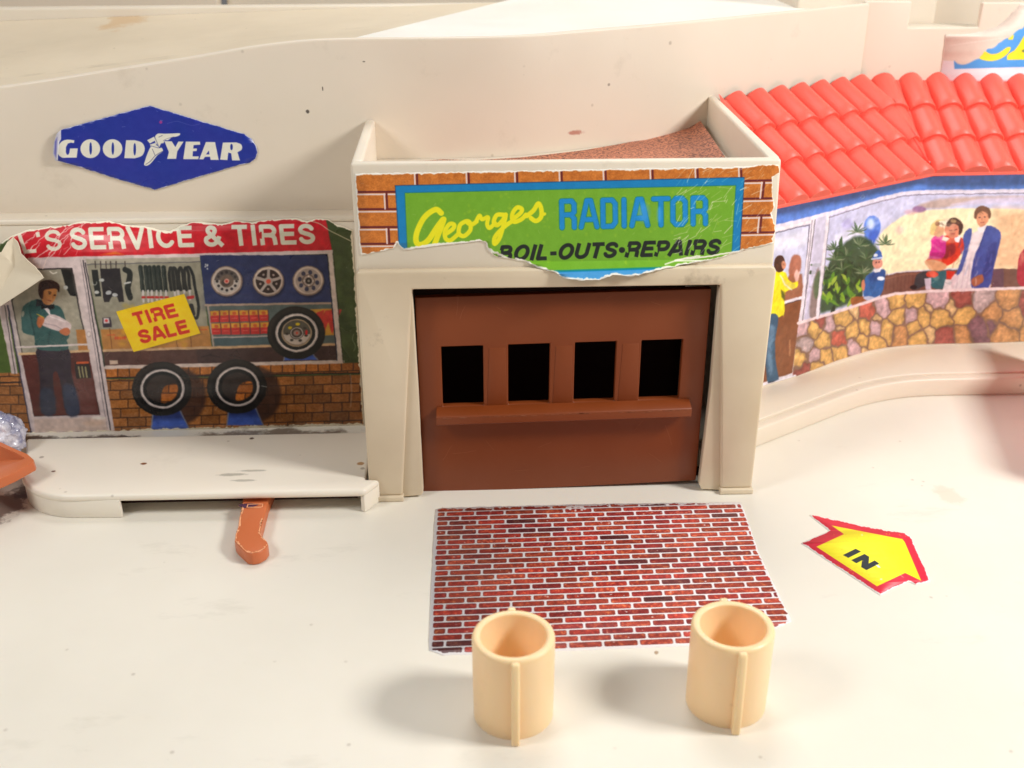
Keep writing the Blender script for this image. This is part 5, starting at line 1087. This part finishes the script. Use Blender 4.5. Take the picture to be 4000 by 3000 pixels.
for r_ in range(NRW):
    y = yt - r_ * rh; off = (r_ % 2) * .5 * bw + rb.uniform(-.03, .03); xx = x0 - off - .02
    k = 0
    while xx < x1_ + .2:
        w_ = bw * rb.uniform(.95, 1.04); a_, b_ = max(xx, x0 + .03 + rb.uniform(0, .03)), min(xx + w_ - .04, x1_ - .02 - rb.uniform(0, .03)); xx += w_
        if b_ - a_ < .06: continue
        dark = rb.random() < .065; col = np.array((108, 48, 50) if dark else rb.choice([(188, 60, 50), (180, 68, 52), (168, 54, 52), (192, 76, 56)]), float) * rb.uniform(.78, 1.02)
        q = [mat_pt(px_, py_) for px_, py_ in ((a_ + .02, y - .008), (b_ - .02, y - .006), (b_, y - .028), (b_ - .005, y - rh + .045), (b_ - .03, y - rh + .026), (a_ + .03, y - rh + .026), (a_, y - rh + .045), (a_ + .004, y - .028))]
        # draw in surface space
        qs = [( (px_ - b[0]) * cv.ppc, (py_ - b[2]) * cv.ppc) for px_, py_ in q]
        X0 = max(0, int(min(p[0] for p in qs)) - 3); X1 = min(cv.w, int(max(p[0] for p in qs)) + 4); Y0 = max(0, int(min(p[1] for p in qs)) - 3); Y1 = min(cv.h, int(max(p[1] for p in qs)) + 4)
        if X1 <= X0 or Y1 <= Y0: continue
        GX, GY = np.meshgrid(np.arange(X0, X1) + .5, np.arange(Y0, Y1) + .5); dd2 = np.full(GX.shape, 1e9); ins = np.zeros(GX.shape, bool)
        for i in range(len(qs)):
            ax, ay = qs[i]; bx, by = qs[(i + 1) % len(qs)]; ex, ey = bx - ax, by - ay; t = np.clip(((GX - ax) * ex + (GY - ay) * ey) / (ex * ex + ey * ey + 1e-9), 0, 1)
            dd2 = np.minimum(dd2, (GX - ax - t * ex) ** 2 + (GY - ay - t * ey) ** 2)
            if ay != by: ins ^= ((GY >= ay) != (GY >= by)) & (GX < (GY - ay) * ex / ey + ax)
        sd_ = np.where(ins, -np.sqrt(dd2), np.sqrt(dd2)); al = np.clip(.5 - sd_ / 1.6, 0, 1)[..., None]
        n_ = vnoise(GX.shape[0], GX.shape[1], 4, rb.randint(0, 9999))[..., None] + vnoise(GX.shape[0], GX.shape[1], 9, rb.randint(0, 9999))[..., None]
        rim = np.clip(1 + sd_ / 4, 0, 1)[..., None]
        rgb = col[None, None] * (.76 + .27 * n_) * (1 - .28 * rim) + np.array((40, 20, 50)) * .25 * rim
        rgb = rgb + np.array((10, 30, 10)) * np.clip(n_ - 1.15, 0, 1) * 2
        v = cv.img[Y0:Y1, X0:X1]; v += (rgb - v) * al
cv.grain(4, 8, 3)
for i in range(240):
    x, y = rb.uniform(1680, 3080), rb.uniform(1985, 2540); cv.ell(x, y, rb.uniform(1.2, 5), rb.uniform(1, 2.6), (238, 226, 224), rb.uniform(.25, .9), 2)
for i in range(40):
    x, y = C7([(rb.gauss(970, 30), rb.gauss(105, 12))])[0]; cv.ell(x, y, rb.uniform(3, 8), rb.uniform(2, 5), (242, 238, 238), .9, 2)
cv.edge(out_mj, 8, (242, 238, 238), 12)
M_mat = print_mat('brick_mat_print', cv.image('brick_mat_print'), .4, 1.05)
o = sticker('brick_mat', cv, out_mj, M_mat, None, .016, .016); meta(o, 'red brick patterned paper mat lying flat in front of the garage door', 'mat')
# IN arrow
R7 = T(1 / 2.765, 3000, 1900)
out_a = R7([(450, 316), (520, 322), (1060, 440), (1480, 512), (1535, 545), (1562, 600), (1640, 780), (1755, 1030), (1590, 1062), (1515, 1032), (1330, 1112), (1212, 1180), (360, 618), (664, 487)])
out_aj = jag(out_a, .8, 7, 7)
cv = Canvas(MS, *cv_bounds(MS, out_a), ppc=170, base=(224, 44, 68))
cv.poly(R7([(685, 430), (1450, 578), (1475, 610), (1652, 1028), (1478, 943), (1175, 1087), (522, 660), (818, 524)]), (248, 234, 42), 1, 1.2)
BK = (38, 44, 48)
cv.poly(R7([(808, 750), (945, 682), (1003, 712), (865, 780)]), BK, 1, 1.2); cv.poly(R7([(898, 805), (1040, 738), (1090, 768), (1084, 842), (1150, 808), (1200, 842), (1062, 912), (1005, 880), (1014, 806), (952, 838)]), BK, 1, 1.2)
cv.poly(R7([(1160, 852), (1196, 862), (1215, 888), (1185, 882)]), (250, 250, 240)); cv.ell(*R7([(1015, 532)])[0], 3, 4, (252, 250, 200), .8); cv.ell(*R7([(1220, 1010)])[0], 5, 3, (252, 250, 210), .8); cv.line(R7([(1425, 965), (1460, 990)]), 2, (250, 190, 170), .8)
for i in range(70): 
    x, y = rb.uniform(700, 1500), rb.uniform(520, 1000); cv.ell(*R7([(x, y)])[0], rb.uniform(1, 4), rb.uniform(1, 3), (240, 218, 30), .6, 2)
cv.grain(3, 8, 2); cv.edge(out_aj, 4.5, (244, 240, 236), 2)
M_arr = print_mat('arrow_print', cv.image('arrow_print'), .4, 1.1)
o = sticker('arrow_sticker', cv, out_aj, M_arr, None, .016, .016); meta(o, 'yellow and red IN arrow sticker stuck on the board right of the brick mat', 'sticker')

# ================================================================== TAN PEGS IN FRONT
def peg(cx, cy, rad, label, rot=0):
    t = thing('peg', (cx, cy, 0), label, 'peg', 'hollow tan pegs in front of the brick mat')
    H_ = 1.5; prof = [(rad - .012, 0), (rad - .006, .35), (rad, H_ - .06), (rad - .012, H_ - .02), (rad - .04, H_), (rad - .10, H_), (rad - .125, H_ - .02), (rad - .135, H_ - .08), (rad - .15, .16), (rad - .2, .09), (0.001, .08)]
    bm = bmesh.new(); N = 56; rows = []
    for r_, z in prof: rows.append([bm.verts.new((cx + r_ * math.cos(a), cy + r_ * math.sin(a), z)) for a in [k * 2 * math.pi / N for k in range(N)]])
    for i in range(len(rows) - 1):
        for k in range(N): bm.faces.new((rows[i][k], rows[i][(k + 1) % N], rows[i + 1][(k + 1) % N], rows[i + 1][k]))
    o = finish('tube', bm, M_cup, t); 
    for sg in (-1, 1):
        bm = bmesh.new(); hw = .062
        prism(bm, [(rad - .03, .0), (rad + .14, 0), (rad + .14, .5), (rad + .10, H_ - .08), (rad + .06, H_ - .005), (rad - .03, H_ - .02)], lambda p: (cx + hw, cy + sg * p[0], p[1]), lambda p: (cx - hw, cy + sg * p[0], p[1]))
        finish('rib', bm, M_cup, t, .03)
    return t
peg(.585, 13.42, .632, 'hollow tan cylindrical peg overlapping the lower left part of the brick mat')
peg(3.955, 13.52, .634, 'hollow tan cylindrical peg overlapping the lower right corner of the brick mat')

# ================================================================== LEFT EDGE: orange chute and crumpled wrap
ch = thing('orange_chute', (-9.5, 18.6, .9), 'pointed orange plastic chute tip poking in at the left edge', 'chute')
O_ = T(.2411, 0, 1600); zc = 1.0
def oz(p, z): return tuple(onz(O_([p])[0], z))
bm = bmesh.new()
rim_o = [(-700, 300), (0, 522), (270, 650), (440, 720), (545, 812), (535, 850), (400, 925), (200, 1035), (0, 1125), (-700, 1400)]
rim_i = [(-700, 380), (0, 590), (240, 690), (395, 775), (395, 790), (390, 795), (330, 840), (180, 905), (0, 985), (-700, 1250)]
o_t = [bm.verts.new(oz(p, zc)) for p in rim_o]; i_t = [bm.verts.new(oz(p, zc - .01)) for p in rim_i]
keel0 = bm.verts.new(oz((380, 790), zc - .08)); keel1 = bm.verts.new(oz((-700, 900), zc - .55))
o_b = [bm.verts.new((v.co.x, v.co.y + .05, v.co.z - .22)) for v in o_t]
for i in range(len(o_t) - 1):
    bm.faces.new((o_t[i], o_t[i + 1], i_t[i + 1], i_t[i])); bm.faces.new((o_t[i], o_b[i], o_b[i + 1], o_t[i + 1]))
bm.faces.new(i_t[:5] + [keel0, keel1]); bm.faces.new(i_t[5:] + [keel1, keel0]) if True else None
finish('tray', bm, M_orange, ch)
bm = bmesh.new(); a_ = onz((-300, 1980), 0); boxq = [(a_[0] - .6, a_[1] - .3), (a_[0] + .2, a_[1] - .3), (a_[0] + .2, a_[1] + .4), (a_[0] - .6, a_[1] + .4)]
prism(bm, boxq, lambda p: (*p, .5), lambda p: (*p, 0)); finish('post', bm, M_orange, ch, .03)
k = NT('crumpled_film'); k.l(k.mix(k.ramp(k.noise(160, 5, .7), .4, .62), lin((132, 132, 160)), lin((232, 228, 236))), k.b.inputs['Base Color']); k.b.inputs['Roughness'].default_value = .22; k.b.inputs['Coat Weight'].default_value = .5; M_film = k.m
wc = ony((5, 1700), 21.3)
bm = bmesh.new(); bmesh.ops.create_icosphere(bm, subdivisions=5, radius=.52)
from mathutils import noise as mn
for v in bm.verts:
    n_ = mn.fractal(v.co * 4.5, .8, 2.2, 5); v.co *= 1 + .16 * n_ + .10 * abs(mn.noise(v.co * 9)); v.co.z *= 1.05; v.co += Vector((wc[0] - .12, wc[1] + .1, wc[2] - .12))
o = finish('crumpled_wrap', bm, M_film); meta(o, 'crumpled pale blue wrap peeking out behind the orange chute tip', 'wrap')

# ================================================================== RIGHT EDGE: unseen translucent red panel, added to tint the light there
k = NT('translucent_red_plastic'); k.b.inputs['Base Color'].default_value = lin((226, 60, 40)); k.b.inputs['Roughness'].default_value = .3; k.b.inputs['Transmission Weight'].default_value = .55; k.b.inputs['Subsurface Weight'].default_value = .0; M_trans = k.m
tint_panel = thing('red_tint_panel', (13.8, 21.8, 0), 'translucent red plastic panel added just beyond the right edge to tint the light', 'panel')
t_ = k.n('ShaderNodeBsdfTranslucent'); t_.inputs[0].default_value = (.85, .07, .03, 1); mx = k.n('ShaderNodeMixShader'); mx.inputs[0].default_value = .8
out_ = k.t.nodes['Material Output']; k.l(k.b.outputs[0], mx.inputs[1]); k.l(t_.outputs[0], mx.inputs[2]); k.l(mx.outputs[0], out_.inputs[0]); k.b.inputs['Transmission Weight'].default_value = 0
bm = bmesh.new(); prism(bm, [(12.9, 19.4), (13.02, 19.35), (14.55, 24.9), (14.43, 24.95)], lambda p: (*p, 2.3), lambda p: (*p, .56 if p[1] > 24 else .01))
finish('panel', bm, M_trans, tint_panel, .02)
boxo('foot', 13.3, 14.2, 19.6, 20.4, 0, .3, M_red, tint_panel, .05)
